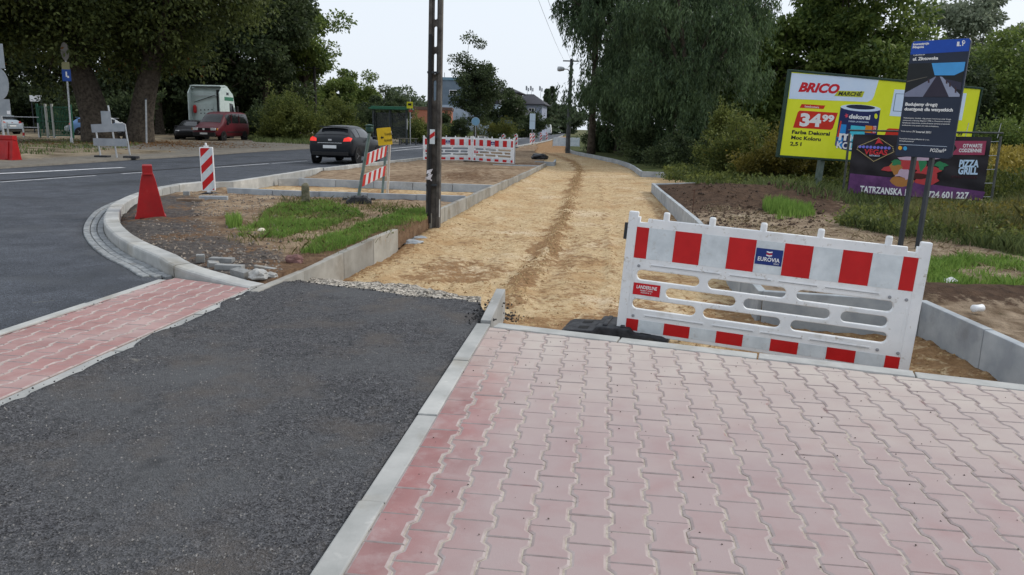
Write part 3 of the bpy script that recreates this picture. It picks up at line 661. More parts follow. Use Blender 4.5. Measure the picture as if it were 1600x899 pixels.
# ================================================================== NEAR OBJECTS
def W3(px, py, z=0.): return G(px, py, z)
WHITE = mat('white_plastic', (.70, .72, .74), (.80, .81, .82), scale=4, rough=.45, stain=[((.56, .55, .52), 5, .56, .78), ((.42, .38, .32), 22, .60, .74)], bump=.1, bscale=30, bdist=.002)
REFW = mat('reflective_white', (.52, .57, .60), (.67, .72, .75), scale=7, rough=.4, detail=9, stain=((.46, .47, .46), 16, .58, .74))
REFR = mat('reflective_red', (.46, .008, .010), (.54, .012, .014), scale=6, rough=.4, stain=((.46, .02, .02), 9, .6, .8))
NAVY = flat('navy_print', srgb(28, 52, 120), .5); WPRINT = flat('white_print', (.82, .83, .85), .6); RPRINT = flat('red_print', srgb(196, 22, 34), .5)
GREYP = flat('grey_plastic', (.30, .31, .33), .5); BLACKR = mat('recycled_rubber', (.014, .015, .018), (.05, .052, .058), scale=14, rough=.75, bump=.5, bscale=60, bdist=.004, stain=((.17, .15, .12), 8, .62, .8))
STEEL = mat('galvanised_steel', (.34, .36, .38), (.50, .52, .54), scale=9, rough=.45, metallic=.6)
DARKM = flat('dark_metal', (.03, .035, .042), .5)

_H = text_mesh('H', 1, WPRINT); CAPH = max(v.co.z for v in _H.vertices); bpy.data.meshes.remove(_H)
class Board:
    """plane through three corner points; local x right, z up, face towards -y"""
    def __init__(s, name, label, cat, LL, LR, UL, group=None):
        s.x = (LR-LL).normalized(); s.y = ((UL-LL).cross(LR-LL)).normalized(); s.z = s.x.cross(s.y).normalized()*1
        if s.z.dot(UL-LL) < 0: s.z = -s.z; s.y = -s.y
        s.y = s.z.cross(s.x); s.o = Vector(LL)
        s.w = (LR-LL).length; s.h = (UL-LL).dot(s.z)
        s.root = thing(name, label, cat, group=group)
        M = Matrix((s.x, s.y, s.z)).transposed().to_4x4(); M.translation = s.o; s.root.matrix_world = M; s.M = M; s.layer = 0
    def pt(s, px, py):
        d = ray(px, py); t = (s.o-CC).dot(s.y)/d.dot(s.y); q = CC+d*t-s.o; return (q.dot(s.x), q.dot(s.z))
    def local(s, p): return s.M.inverted() @ Vector(p)
    def poly(s, name, px, m, y=-.003, parent=None): return printed(name, [s.pt(*p) for p in px], m, parent or s.root, y)
    def txt(s, t, a, b, cap, m, y=-.006, shear=0, bold=0, parent=None, name='lettering', space=1.0):
        p0 = Vector(s.pt(*a)); p1 = Vector(s.pt(*b)); c = abs(s.pt(a[0], a[1]-cap)[1]-p0.y)
        me = text_mesh(t, 1, m, bold, shear, space=space, thick=.0008, name=name); xs = [v.co.x for v in me.vertices]; x0, x1 = min(xs), max(xs)
        sx = (p1-p0).length/(x1-x0); sz = c/CAPH; th = math.atan2(p1.y-p0.y, p1.x-p0.x)
        me.transform(Matrix.Translation((p0.x, y, p0.y)) @ Matrix.Rotation(-th, 4, 'Y') @ Matrix.Diagonal((sx, 1, sz, 1)) @ Matrix.Translation((-x0, 0, 0)))
        return link(name, me, parent or s.root)

# ---- road-works barrier panel
def barrier_panel(L=2.3):
    root = thing('road_barrier', 'x', 'barrier'); f = L/2.3
    outer = [(0, 0), (L, 0), (L, 1.0), (L-.10, 1.0), (L-.10, .955), (L-.16, .955), (L-.165, .99), (.165, .99), (.16, .955), (.10, .955), (.10, 1.0), (0, 1.0)]
    holes = []
    for zc, sp in ((.515, ((.12, .637), (.707, 1.32), (1.40, 2.11))), (.39, ((.377, .943), (1.007, 1.67), (1.748, 2.09))), (.265, ((.11, .637), (.70, 1.31), (1.39, 2.107)))):
        for a, b in sp: holes.append(rrect(a*f, zc-.043, b*f, zc+.043, .042, 6)[::-1])
    fr = link('frame', plate('frame', outer, holes, .05, WHITE, .007), root)
    for z0, z1 in ((.655, .915), (.03, .13)):
        xs = [.09, .195]; x = .195
        pat = []; x = .075; wd = (L-.15)/10
        for i in range(11):
            w_ = wd/2 if i in (0, 10) else wd
            pat.append((x, x+w_, i % 2 == 0)); x += w_
        for a, b, red in pat:
            printed('reflective_stripe', [(a, z0), (b-.002, z0), (b-.002, z1), (a, z1)], REFR if red else REFW, root, -.025)
    for x in (.31, .68, 1.08, 1.51, 2.0):
        P('peg', WHITE, fr, lambda b: b.lathe([(.026, .97), (.026, 1.045), (.02, 1.056), (.005, 1.058)], (x*f, 0, 0), 12), smooth=False)
    for x in (.04, L-.04):
        P('end_post', WHITE, fr, lambda b: b.box((x, 0, .515), (.08, .066, 1.05)), bevel=.012)
    for z, rng in ((.605, ((.22, .80), (.86, 1.2), (1.24, 1.55), (1.59, 2.0))), (.17, ((.22, .72), (.78, 1.12), (1.16, 1.5), (1.54, 2.0)))):
        for a, b in rng:
            P('rib', WHITE, fr, lambda q: (q.box(((a+b)/2*f, -.026, z), ((b-a)*f, .006, .022)),), bevel=.002)
            P('groove_shade', GREYP, fr, lambda q: q.box(((a+b)/2*f, -.0295, z-.002), ((b-a)*f-.02, .001, .006)))  # grey bar stands in for the shade of a recessed groove
    for x, z in ((.13, .59), (.13, .16), (2.07, .59), (2.19, .585), (2.05, .165), (2.2, .16)):
        P('screw', GREYP, fr, lambda b: b.lathe([(.013, 0), (.013, -.006), (.006, -.008)], (x*f, -.025, z), 10, axis='Y'))
    for x in (.075, L-.075):
        P('rib', WHITE, fr, lambda q: q.box((x+(.02 if x < 1 else -.02), -.035 if False else -.026, .38), (.012, .006, .28)), bevel=.002)
    a, b = .075+wd*4.5+.004, .075+wd*5.5-.006
    lp = printed('logo_plate', [(a, .725), (b, .725), (b, .855), (a, .855)], NAVY, root, -.0275)
    me = text_mesh('EUROVIA', .045, WPRINT, .02, align='CENTER', sx=1.0); o = link('lettering', me, lp, ((a+b)/2, -.031, .755))
    k = (b-a)*.82/o.dimensions.x if o.dimensions.x else 1; o.scale = (k, 1, 1)
    link('lettering', text_mesh('VINCI', .016, WPRINT, .01, align='RIGHT'), lp, (b-.02, -.031, .735))
    for i, cm in enumerate((WPRINT, RPRINT, WPRINT)):
        z = .80+i*.014; c = (a+b)/2
        printed('logo_bar', [(c-.022, z), (c, z-.006), (c+.022, z), (c+.022, z+.009), (c, z+.004), (c-.022, z+.009)], cm, lp, -.030)
    p2 = printed('maker_plate', [(.105, .345), (.33, .345), (.33, .445), (.105, .445)], RPRINT, root, -.0265)
    o = link('lettering', text_mesh('LANDERLINE', .04, WPRINT, .02, align='CENTER'), p2, (.2175, -.030, .40)); o.scale = (.17/o.dimensions.x if o.dimensions.x else .7, 1, 1)
    link('lettering', text_mesh('PROJEKT I ZNAK', .014, WPRINT, .01, align='CENTER'), p2, (.2175, -.030, .380)); link('lettering', text_mesh('POZNAŃ 8  61', .014, WPRINT, .01, align='CENTER'), p2, (.2175, -.030, .362))
    P('clip', DARKM, root, lambda q: q.bar((-.012, -.01, .94), (-.012, -.01, .80), .025, .03), bevel=.004)
    return root
def set_frame(o, LL, LR, up=Vector((0, 0, 1))):
    x = (LR-LL).normalized(); y = up.cross(x).normalized(); z = x.cross(y).normalized(); M = Matrix((x, y, z)).transposed().to_4x4(); M.translation = LL; o.matrix_world = M
bp0 = barrier_panel()
bl, br = G(963, 517, -.15), G(1412, 584, -.27)
tag(bp0, 'white road barrier panel with red blocks standing tilted beside the pink paving', 'barrier', 'red and white barrier panels')
set_frame(bp0, bl, bl+(br-bl).normalized()*2.3, Vector((.015, .03, 1)))
for lb, a, b in (('far barrier panel partly hidden by the lattice concrete pole', (661, 250), (737.5, 251)), ('far barrier panel nearer to the sand path', (738.5, 251.3), (804, 256))):
    c = copy_tree(bp0); tag(c, lb); A, B = G(*a, .06), G(*b, .06); set_frame(c, A, B); s = (B-A).length/2.3; c.scale = (s, 1, 1.0)

def rubber_foot(label, loc, rz, L=.84, Wd=.40, H=.12, group='recycled rubber barrier feet'):
    t = thing('rubber_ballast', label, 'barrier foot', loc, rz, group)
    prof = [(-L/2, 0), (L/2, 0), (L/2, H*.45), (L/2-.05, H*.62), (.17, H*.72), (.14, H), (-.14, H), (-.17, H*.72), (-L/2+.05, H*.62), (-L/2, H*.45)]
    P('body', BLACKR, t, lambda b: b.prism(prof, -Wd/2, Wd/2, f=lambda x, z, y: (x, y, z)), bevel=.014)
    for sx in (-1, 1):
        for yy in (-.1, .1): P('hand_hold', flat('recess_shade', (.006, .006, .007), .8), t, lambda b: b.box((sx*.27, yy, H*.655), (.09, .09, .012), mat=Matrix.Rotation(sx*.07, 3, 'Y')), bevel=.004)  # flat black pads paint the shade inside the hand holds
        P('lifting_rib', BLACKR, t, lambda b: b.box((sx*.075, 0, H+.006), (.035, Wd*.8, .02)), bevel=.006)
    return t
rubber_foot('black rubber foot under the near barrier panel', (G(962, 528, -.24)), math.atan2(fdir.y, fdir.x)+.06, .92, .42, .14)
rubber_foot('flat black rubber foot between the two far barrier panels', G(738, 252.5, .0), .1, .8, .4, .10)

# ---- striped beacons
def beacon_mesh():
    root = thing('beacon', 'x', 'beacon')
    link('board', plate('board', rrect(-.135, .10, .135, 1.0, .02), [], .05, WHITE, .006), root)
    # diagonal stripes cut to the board face
    x0, x1, z0, z1 = -.115, .115, .12, .98; hw = .23
    def stripe(c, m):
        pl = [(-hw/2, c-hw*.5), (hw/2, c+hw*.5), (hw/2, c+hw*.5+.17), (-hw/2, c-hw*.5+.17)]
        pl = clip_poly(pl, [(0, 1, z1), (0, -1, -z0)]); 
        if len(pl) > 2: printed('reflective_stripe', pl, m, root, -.025)
    for i, c in enumerate(np.arange(-.12, 1.2, .17)): stripe(c, REFR if i % 2 == 0 else REFW)
    P('handle', WHITE, root, lambda b: (b.box((0, 0, 1.015), (.09, .03, .03)), b.lathe([(.022, 1.02), (.022, 1.075), (.012, 1.085)], (0, 0, 0), 10)), bevel=.004)
    P('stem', WHITE, root, lambda b: b.box((0, 0, .07), (.07, .05, .12)), bevel=.006)
    P('foot', BLACKR, root, lambda b: b.prism([(-.2, 0), (.2, 0), (.2, .03), (.09, .07), (-.09, .07), (-.2, .03)], -.13, .13, f=lambda x, z, y: (x, y, z)), bevel=.008)
    return root
be0 = beacon_mesh(); BEG = 'red and white striped beacons'
tag(be0, 'near striped beacon standing inside the kerb corner beside the red plastic block', 'beacon', BEG); be0.location = G(327, 306, 0); be0.rotation_euler = (0, 0, R(9)); be0.rotation_euler[1] = R(-.5)
for lb, px, py, z, rz in (('striped beacon where the two far barrier panels meet', 739, 249, 0, 5), ('striped beacon behind the path end of the far barrier panels', 786.5, 233, 0, 12), ('striped beacon just past the end of the far barrier panels', 806, 231.5, 0, -20),
                      ('dusty red and white beacon at the road edge before the soil ridge', 829, 226, 0, 45), ('striped beacon right next to the dusty one at the soil ridge', 833.5, 225, 0, 10), ('beacon second from the far end of the line', 845, 222, 0, 8), ('last striped beacon at the far end of the line', 854, 220.5, 0, 8)):
    c = copy_tree(be0); tag(c, lb); c.location = G(px, py, z); c.rotation_euler = (0, 0, R(rz))

# ---- red plastic blocks
REDP = mat('red_plastic', (.30, .008, .010), (.40, .012, .013), scale=3, rough=.42, stain=[((.24, .02, .018), 5, .55, .8), ((.30, .10, .08), 16, .64, .78)], bump=.1, bscale=14, bdist=.004)
def red_block(label, loc, rz, L, top=.085, ribs=0):
    t = thing('barrier_block', label, 'plastic barrier', loc, rz, 'red plastic barrier blocks')
    prof = [(-.225, 0), (.225, 0), (.225, .065), (.205, .08), (.145, .42), (.108, .62), (.088, .70), (top+.004, .74), (top, .86), (-top, .86), (-top-.004, .74), (-.088, .70), (-.108, .62), (-.145, .42), (-.205, .08), (-.225, .065)]
    P('body', REDP, t, lambda b: b.prism(prof, 0, L, f=lambda x, z, y: (x, y, z)), bevel=.012)
    P('filler_lip', REDP, t, lambda b: (b.box((0, -.010, .725), (.12, .03, .035)),), bevel=.01)
    P('foot_notch', flat('red_recess_shade', (.12, .006, .006), .6), t, lambda b: [b.box((s*.12, -.001, .03), (.07, .006, .05)) for s in (-1, 1)], bevel=.002)  # darker red pads paint the shade inside the foot notches
    for i in range(ribs):
        y = L*(i+.6)/ribs
        P('rib', REDP, t, lambda b: b.add([(-.245, y-.09, .08), (-.245, y+.03, .08), (-.135, y-.02, .66), (-.135, y-.08, .66), (-.18, y-.09, .08), (-.18, y+.03, .08), (-.09, y-.02, .66), (-.09, y-.08, .66)],
          [(0, 1, 2, 3), (4, 7, 6, 5), (0, 4, 5, 1), (1, 5, 6, 2), (2, 6, 7, 3), (3, 7, 4, 0)]), bevel=.01)
    return t
red_block('tall red plastic barrier block seen end on behind the kerb', G(236, 345.5, -.02), R(25.5), .34, .07)
rb_ = G(27, 252.5, .02); red_block('red plastic barrier block cut by the frame edge beyond the road', rb_, R(81), 1.9, .10, 5)

# ---- leaning striped warning boards on a green post
GPOST = mat('green_grey_steel', (.13, .19, .18), (.20, .26, .25), scale=8, rough=.5, metallic=.3, stain=((.30, .32, .30), 14, .6, .75))
wb = thing('warning_boards', 'two red and white striped boards on a leaning green post', 'road sign', G(558, 317, .03))
o0 = wb.location.copy(); p_b, p_t = AT(558.5, 316, 15.2)-o0, AT(577.5, 208, 15.0)-o0
P('post', GPOST, wb, lambda b: b.tube([p_b, p_t], .032, 10)); P('post', GPOST, wb, lambda b: b.tube([AT(597.5, 302, 17.0)-o0, AT(603, 232, 16.9)-o0], .028, 10))
P('post_cap', flat('dark_green', (.02, .06, .045), .5), wb, lambda b: b.lathe([(.05, 0), (.075, .03), (.08, .09), (.06, .12), (.085, .13), (.085, .15), (.01, .165)], p_t, 12))
def striped(cs, n):
    pts = [AT(cs[0][0], cs[0][1], 15.15)-o0, AT(cs[1][0], cs[1][1], 15.15)-o0, AT(cs[2][0], cs[2][1], 16.85)-o0, AT(cs[3][0], cs[3][1], 16.85)-o0]   # UL LL LR UR
    nr = (pts[2]-pts[1]).cross(pts[0]-pts[1]).normalized(); nr = nr if nr.y < 0 else -nr
    b = MB(); q = [p-nr*.012 for p in pts]; r_ = [p for p in pts]; b.add(q+r_, [(0, 1, 2, 3), (4, 7, 6, 5), (0, 4, 5, 1), (1, 5, 6, 2), (2, 6, 7, 3), (3, 7, 4, 0)]); bo = b.build('board', STEEL, wb)
    for i in range(n):
        t0, t1 = i/n, (i+1)/n; L = lambda a, c, t: pts[a].lerp(pts[c], t)
        V = [L(0, 3, t0), L(1, 2, t0), L(1, 2, t1), L(0, 3, t1)]; V = [v+nr*.003 for v in V]+[v+nr*.001 for v in V]
        bb = MB(); bb.add(V, [(0, 1, 2, 3), (4, 7, 6, 5), (0, 4, 5, 1), (1, 5, 6, 2), (2, 6, 7, 3), (3, 7, 4, 0)]); bb.build('reflective_stripe', REFR if i % 2 == 0 else REFW, bo)
striped(((574.2, 240), (571.6, 258.5), (602.6, 244.2), (605, 227.5)), 9); striped(((568.2, 273.5), (565.6, 292), (600.6, 275), (602.8, 259)), 9)
rubber_foot('black rubber foot holding the leaning striped boards by the grass', G(561, 318.5, .03), R(10), .48, .40, .14)
# yellow pedestrian sign
ys = Board('direction_sign', 'small yellow board with black arrow on a white post', 'road sign', AT(591.4, 228, 16.6), AT(613.5, 226, 16.6), AT(593, 200.4, 16.6))
link('panel', plate('panel', rrect(0, 0, ys.w, ys.h, .02), [], .004, mat('yellow_board', (.62, .40, .012), (.70, .46, .02), rough=.45)), ys.root)
BPRINT = flat('black_print', (.012, .012, .013), .6)
ys.txt('Do przejścia', (601.5, 212), (613, 211), 4.2, BPRINT); ys.txt('dla pieszych', (600.5, 221.5), (612.5, 220.5), 4.2, BPRINT)
ys.poly('arrow', [(594.5, 215.3), (597, 212.6), (597, 214.2), (599.5, 214), (599.5, 216.4), (597, 216.6), (597, 218)], BPRINT, -.004)
pb = ys.local(G(605.5, 302.5, -.05)); pt_ = ys.local(AT(609.5, 206, 16.63)); pb.y = max(pb.y, .02)
P('post', mat('white_paint', (.62, .63, .64), (.74, .74, .74), scale=11, rough=.5), ys.root, lambda b: b.tube([pb, (pt_.x, .03, pt_.z)], .03, 10))
P('clamp', STEEL, ys.root, lambda b: b.box((pt_.x-.006, .022, pt_.z-.05), (.09, .03, .03)))

# ---- lattice concrete pole
POLEC = mat('old_pole_concrete', (.045, .04, .037), (.13, .12, .11), scale=5, rough=.95, bump=.8, bscale=45, bdist=.01, detail=9, stain=((.22, .20, .18), 3, .62, .78))
pole = thing('lattice_pole', 'tall dark lattice concrete pole with slotted holes beside the sand path', 'utility pole', G(677, 339, .0), R(-4))
pole.rotation_euler[1] = R(.7)
H_ = 8.2
holes = [rrect(-.028, z, .028, z+.33, .027, 5)[::-1] for z in np.arange(1.95, 7.8, .43)]
link('web', plate('web', [(-.09, -.2), (.09, -.2), (.075, H_), (-.075, H_)], holes, .085, POLEC), pole)
for s in (-1, 1): P('flange', POLEC, pole, lambda b: b.add([(s*.088+a*.03, e, z) if z < 0 else (s*.072+a*.026, e*.85, H_) for z in (-.2, H_) for a, e in ((-1, -.085), (1, -.085), (1, .085), (-1, .085))], [(0, 1, 2, 3), (4, 7, 6, 5), (0, 4, 5, 1), (1, 5, 6, 2), (2, 6, 7, 3), (3, 7, 4, 0)]), bevel=.01)
P('cable_duct', flat('black_duct', (.012, .012, .014), .5), pole, lambda b: b.tube([(-.055, -.11, -.1), (-.05, -.11, 1.3), (-.06, -.105, 1.9), (-.07, -.10, 3.0)], .03, 10))
for z in (.55, 1.35, 2.4): P('duct_clamp', DARKM, pole, lambda b: b.box((-.02, -.095, z), (.19, .05, .035)), bevel=.004)
P('base_strip', mat('pale_strip', (.45, .45, .44), (.6, .6, .58), rough=.8), pole, lambda b: b.box((.118, -.075, .16), (.012, .03, .30)))
tp = P('warning_tape', REFW, pole, lambda b: b.box((-.01, -.143, 1.36), (.085, .004, .24)), bevel=.001)
printed('tape_stripe', [(-.05, 1.32), (.03, 1.38), (.03, 1.45), (-.05, 1.39)], REFR, tp, -.146)
P('plastic_wrap', mat('pale_film', (.6, .58, .62), (.75, .72, .76), rough=.4), pole, lambda b: [b.add([(-.09+.05*math.sin(i), -.14, .80-.03*i), (-.03+.04*math.cos(i*2), -.155, .83-.03*i), (-.02, -.145, .77-.03*i), (-.10+.02*i, -.15, .74-.02*i)], [(0, 1, 2, 3)]) for i in range(6)], fix=False)
P('insulator_bracket', DARKM, pole, lambda b: (b.bar((-.1, -.06, 7.9), (.5, -.06, 7.9), .06)), bevel=.004)

# ---- short concrete marker, loose setts, stones
MOSS = mat('mossy_concrete', (.10, .095, .06), (.22, .20, .14), scale=14, rough=.95, bump=.8, bscale=50, bdist=.01, stain=((.05, .06, .025), 6, .5, .66))
st = thing('marker_post', 'short mossy concrete marker post in the grass', 'marker post', G(478, 320, .03), R(12))
P('shaft', MOSS, st, lambda b: b.add([(x*(.082 if z < .1 else .068), y*(.082 if z < .1 else .068), z) for z in (-.1, .36) for x, y in ((-1, -1), (1, -1), (1, 1), (-1, 1))]+[(x*.04, y*.04, .40) for x, y in ((-1, -1), (1, -1), (1, 1), (-1, 1))],
  [(0, 3, 2, 1), (8, 9, 10, 11)]+[(a*4+i, a*4+(i+1) % 4, a*4+4+(i+1) % 4, a*4+4+i) for a in (0, 1) for i in range(4)]), bevel=.012)
P('cap_chip', mat('pale_concrete_chip', (.25, .23, .18), (.33, .31, .25), scale=30, rough=.95), st, lambda b: b.box((.01, -.01, .405), (.05, .05, .012)), bevel=.004)
LOOSE = mat('loose_sett', (.20, .205, .205), (.30, .305, .30), scale=14, rough=.9, rnd=.18, bump=.4, bscale=90, stain=((.24, .21, .17), 6, .55, .7))
def loose_block(name, label, px, py, dims, rz, tilt=0, z=.02, m=LOOSE, cat='stone', grp='loose concrete setts beside the kerb'):
    dims = tuple(d*.88 for d in dims); b = MB().box((0, 0, dims[2]/2-.012), dims); o = b.build(name, m, bevel=.006, seg=2); o.location = G(px, py, z); o.rotation_euler = (R(tilt), R(tilt*.6), R(rz)); return tag(o, label, cat, grp)
loose_block('concrete_sett', 'single cube sett standing on end behind the kerb', 313.5, 408.5, (.10, .09, .10), 20)
loose_block('concrete_sett', 'long pale sett at the back of the loose heap', 347, 411, (.30, .10, .08), -6)
loose_block('concrete_sett', 'tilted small sett at the front of the loose heap', 333, 416, (.13, .09, .07), 35, 14)
loose_block('concrete_sett', 'flat long sett in the middle of the loose heap', 359, 421.5, (.34, .10, .075), -8)
loose_block('concrete_sett', 'slanting sett nearest the kerb end', 377, 431, (.24, .12, .085), -32, 6)
loose_block('concrete_sett', 'thin pale slab leaning beside the white lump', 415, 424, (.28, .05, .07), -14, 8)
loose_block('concrete_sett', 'small upright block beside the near beacon', 292, 309, (.13, .12, .16), 10, 0, 0)
loose_block('kerb_offcut', 'brown timber offcut lying in front of the near beacon', 298, 317, (.55, .14, .10), 3, 0, 0, mat('old_timber', (.15, .10, .07), (.26, .19, .13), scale=12, rough=.9), 'timber', None)
loose_block('kerb_offcut', 'grey kerb offcut lying to the side of the near beacon', 334, 314, (.60, .14, .12), 8, 0, 0, CONCB, 'kerb stone', None)
def rock(name, label, px, py, r, m, z=.03, sq=.65, seed=1, cat='stone'):
    bm = bmesh.new(); bmesh.ops.create_icosphere(bm, subdivisions=3, radius=r)
    for v in bm.verts:
        n = v.co.normalized(); k = 1+.28*mnoise.fractal(n*1.7+Vector((seed*3.1, 0, 0)), 1, 2, 3); v.co = Vector((n.x*r*k*1.2, n.y*r*k*.9, n.z*r*k*sq))
    me = bpy.data.meshes.new(name); bm.to_mesh(me); bm.free(); me.materials.append(m); o = link(name, me, None, G(px, py, z)+Vector((0, 0, r*sq*.55))); return tag(o, label, cat)
PALES = mat('mortar_lump', (.30, .295, .28), (.46, .455, .44), scale=14, rough=.95, bump=1, bscale=40, bdist=.01)
rock('mortar_lump', 'rough white mortar lump at the kerb end', 404, 435, .085, PALES, .02, .7, 2); rock('mortar_lump', 'smaller white mortar lump against the wall edging', 423, 434, .06, PALES, .02, .6, 5)
rock('field_stone', 'reddish brown stone by the wall edging', 460, 412, .085, mat('red_stone', (.12, .06, .055), (.20, .11, .10), scale=8, rough=.9, bump=.6), .02, .75, 7)
rock('mortar_spill', 'grey mortar spill at the foot of the near wall edging', 640, 382, .16, CONCB, -.26, .32, 9, 'mortar'); rock('mortar_spill', 'grey mortar spill at the gap before the pole', 655, 376, .15, CONCB, -.26, .3, 4, 'mortar')
mu = thing('mushroom', 'small pale mushroom in the grass', 'mushroom', G(409, 366, .03))
P('cap', mat('mushroom_cap', (.62, .55, .42), (.74, .68, .56), scale=20, rough=.7), mu, lambda b: b.lathe([(.004, .085), (.03, .08), (.05, .06), (.055, .045), (.035, .04)], (0, 0, 0), 14), smooth=True)
P('stalk', MATS['mushroom_cap'], mu, lambda b: b.lathe([(.018, -.01), (.014, .045)], (0, 0, 0), 10))
for px, py, rz, lb in ((1527, 487, 20, 'crushed white can lying on the dirt by the wall'), ):
    c = thing('drink_can', lb, 'litter', G(px, py, .06), R(rz)); P('body', WHITE, c, lambda b: b.lathe([(.025, -.058), (.033, -.05), (.030, .0), (.033, .05), (.025, .058)], (0, 0, .03), 14, axis='X'), smooth=True); P('end', STEEL, c, lambda b: b.lathe([(.024, .059), (.024, .060)], (0, 0, .03), 14, axis='X'))
b = MB(); b.add([(0, 0, .01), (.16, .02, .03), (.2, .10, .02), (.05, .09, .04), (.1, .05, .07)], [(0, 1, 4), (1, 2, 4), (2, 3, 4), (3, 0, 4)]); o = b.build('plastic_scrap', WHITE); o.location = G(1475, 444, .05); tag(o, 'scrap of white plastic in the grass behind the barrier', 'litter')
# iron pin in the right plot, bitumen crumbs and grit
pin = P('iron_pin', mat('rusty_iron', (.06, .03, .02), (.12, .06, .04), rough=.8), None, lambda b: (b.tube([(0, 0, -.1), (.01, 0, .42)], .009, 6), b.tube([(-.03, 0, .40), (.05, 0, .43)], .008, 6))); pin.location = G(1082, 331, .03); tag(pin, 'thin rusty iron pin stuck in the dark soil', 'iron pin')
def crumbs(name, label, pts, rs, m, parent=None):
    ico = [(0, 0, 1), (.9, 0, .1), (-.4, .8, .15), (-.5, -.75, .05), (.1, .1, -.7)]; fc = [(0, 1, 2), (0, 2, 3), (0, 3, 1), (1, 4, 2), (2, 4, 3), (3, 4, 1)]; V = []; F = []
    for p, r in zip(pts, rs):
        a = random.uniform(0, 6.3); c, s = math.cos(a), math.sin(a); n = len(V); k = random.uniform(.6, 1.2)
        V += [(p[0]+r*(x*c-y*s)*k, p[1]+r*(x*s+y*c), p[2]+r*z*.8) for x, y, z in ico]; F += [tuple(i+n for i in f) for f in fc]
    o = link(name, mesh(name, V, F, m), parent); return tag(o, label, None, None, 'stuff')
def scatter(n, r, z, poly):
    Q = [G(random.uniform(r[0], r[1]), random.uniform(r[2], r[3]), z) for _ in range(n)]; k = inside([(p.x, p.y) for p in poly], np.array([q.x for q in Q]), np.array([q.y for q in Q])); return [q for q, f in zip(Q, k) if f]
BIT = mat('bitumen_crumb', (.012, .012, .013), (.04, .04, .042), scale=40, rough=.7)
pts = []; rs = []
for p in TORN:
    for _ in range(7):
        q = p+Vector((random.gauss(0, .03), random.gauss(.0, .05), 0)); pts.append((q.x, q.y, (-.03 if q.y < p.y else -.09)+random.uniform(0, .02))); rs.append(random.uniform(.004, .018))
e0, e1 = g2(754, 500), g2(790, 470)
for _ in range(150):
    t = random.random(); q = e0.lerp(e1, t)+Vector((random.gauss(-.06, .05), random.gauss(0, .08), 0)); pts.append((q.x, q.y, -.015+random.uniform(0, .03))); rs.append(random.uniform(.006, .022))
for _ in range(120): q = g2(790+random.gauss(0, 14), 488+random.gauss(0, 8), -.2); pts.append((q.x, q.y, path_z(q.x, q.y)+.01)); rs.append(random.uniform(.006, .02))
crumbs('bitumen_crumbs', 'black asphalt crumbs along the torn edge', pts, rs, BIT)
pts = []; rs = []
for p in left_edge:
    for _ in range(1): q = p+sn*random.gauss(.0, .02); pts.append((q.x, q.y, .004+random.uniform(0, .006))); rs.append(random.uniform(.003, .011))
crumbs('bitumen_crumbs', 'asphalt crumbs spilled on the strip edging', pts, rs, BIT)
pts = []; rs = []
for _ in range(420):
    u, v = random.uniform(0, 4), random.uniform(-4, 0); q = C0+NRM*u+DIRP*v
    if inside(ppoly, np.array([q.x]), np.array([q.y]))[0]: pts.append((q.x, q.y, .001)); rs.append(random.choice((.0025, .003, .004, .006)))
crumbs('grit', 'dark grit scattered over the paving', pts, rs, mat('grit', (.05, .04, .035), (.16, .13, .11), scale=90, rough=.9))
pts = []; rs = []
for q in scatter(7000, (-50, 760, 440, 905), -.01, ap):
    pts.append((q.x, q.y, asph_z(q.x, q.y)-.001)); rs.append(random.choice((.003, .004, .005, .006, .009)))
crumbs('grit', 'stone chippings lying on the rough asphalt', pts, rs, mat('chippings', (.06, .06, .065), (.28, .27, .26), island=True, rough=.85))
pts = []; rs = []
for _ in range(2200):
    px, py = random.choice(((random.uniform(215, 440), random.uniform(345, 430)), (random.uniform(300, 470), random.uniform(300, 340)))); q = G(px, py, .03); pts.append((q.x, q.y, plot_z(q.x, q.y))); rs.append(random.uniform(.008, .03))
q1 = [(p.x, p.y) for p in pl1]; kp = [i for i, p in enumerate(pts) if inside(q1, np.array([p[0]]), np.array([p[1]]))[0]]
crumbs('rubble', 'small stones and clods on the dirt plot', [pts[i] for i in kp], [rs[i] for i in kp], mat('clods', (.09, .075, .065), (.34, .29, .24), island=True, rough=.95))
pts = []; rs = []
for q in scatter(1500, (1060, 1600, 470, 610), -.24, pp):
    pts.append((q.x, q.y, path_z(q.x, q.y))); rs.append(random.choice((.006, .009, .012, .02)))
for q in scatter(1500, (540, 1000, 300, 500), -.24, pp):
    pts.append((q.x, q.y, path_z(q.x, q.y)-.004)); rs.append(random.choice((.006, .009, .014)))
for p in resample(TRACK, .05):
    if p.y < 40:
        for _ in range(5): q = p+Vector((random.gauss(0, .12), random.gauss(0, .05), 0)); pts.append((q.x, q.y, path_z(q.x, q.y)-.004)); rs.append(random.uniform(.008, .03))
for q in scatter(5200, (520, 1000, 320, 505), -.24, pp):
    if fbm(q.x, q.y, .8, 3, 33)+.8*(polydist(WALL_L, q.x, q.y) < .35) > .12: pts.append((q.x, q.y, path_z(q.x, q.y)-.003)); rs.append(random.choice((.006, .008, .011, .015, .024)))
crumbs('pebbles', 'pebbles and clods in the sand', pts, rs, mat('sand_clods', (.22, .13, .06), (.50, .36, .19), island=True, rough=.95))

pts = []; rs = []
for _ in range(2600):
    px, py = random.uniform(1040, 1290), random.uniform(288, 350); q = G(px, py, .1)
    if inside([(p.x, p.y) for p in rpz], np.array([q.x]), np.array([q.y]))[0]: pts.append((q.x, q.y, right_z(q.x, q.y)-.005)); rs.append(random.choice((.01, .015, .02, .03, .05)))
crumbs('soil_clods', 'dark clods on the soil heap beside the path edging', pts, rs, mat('dark_clods', (.03, .02, .014), (.12, .08, .055), island=True, rough=.95))
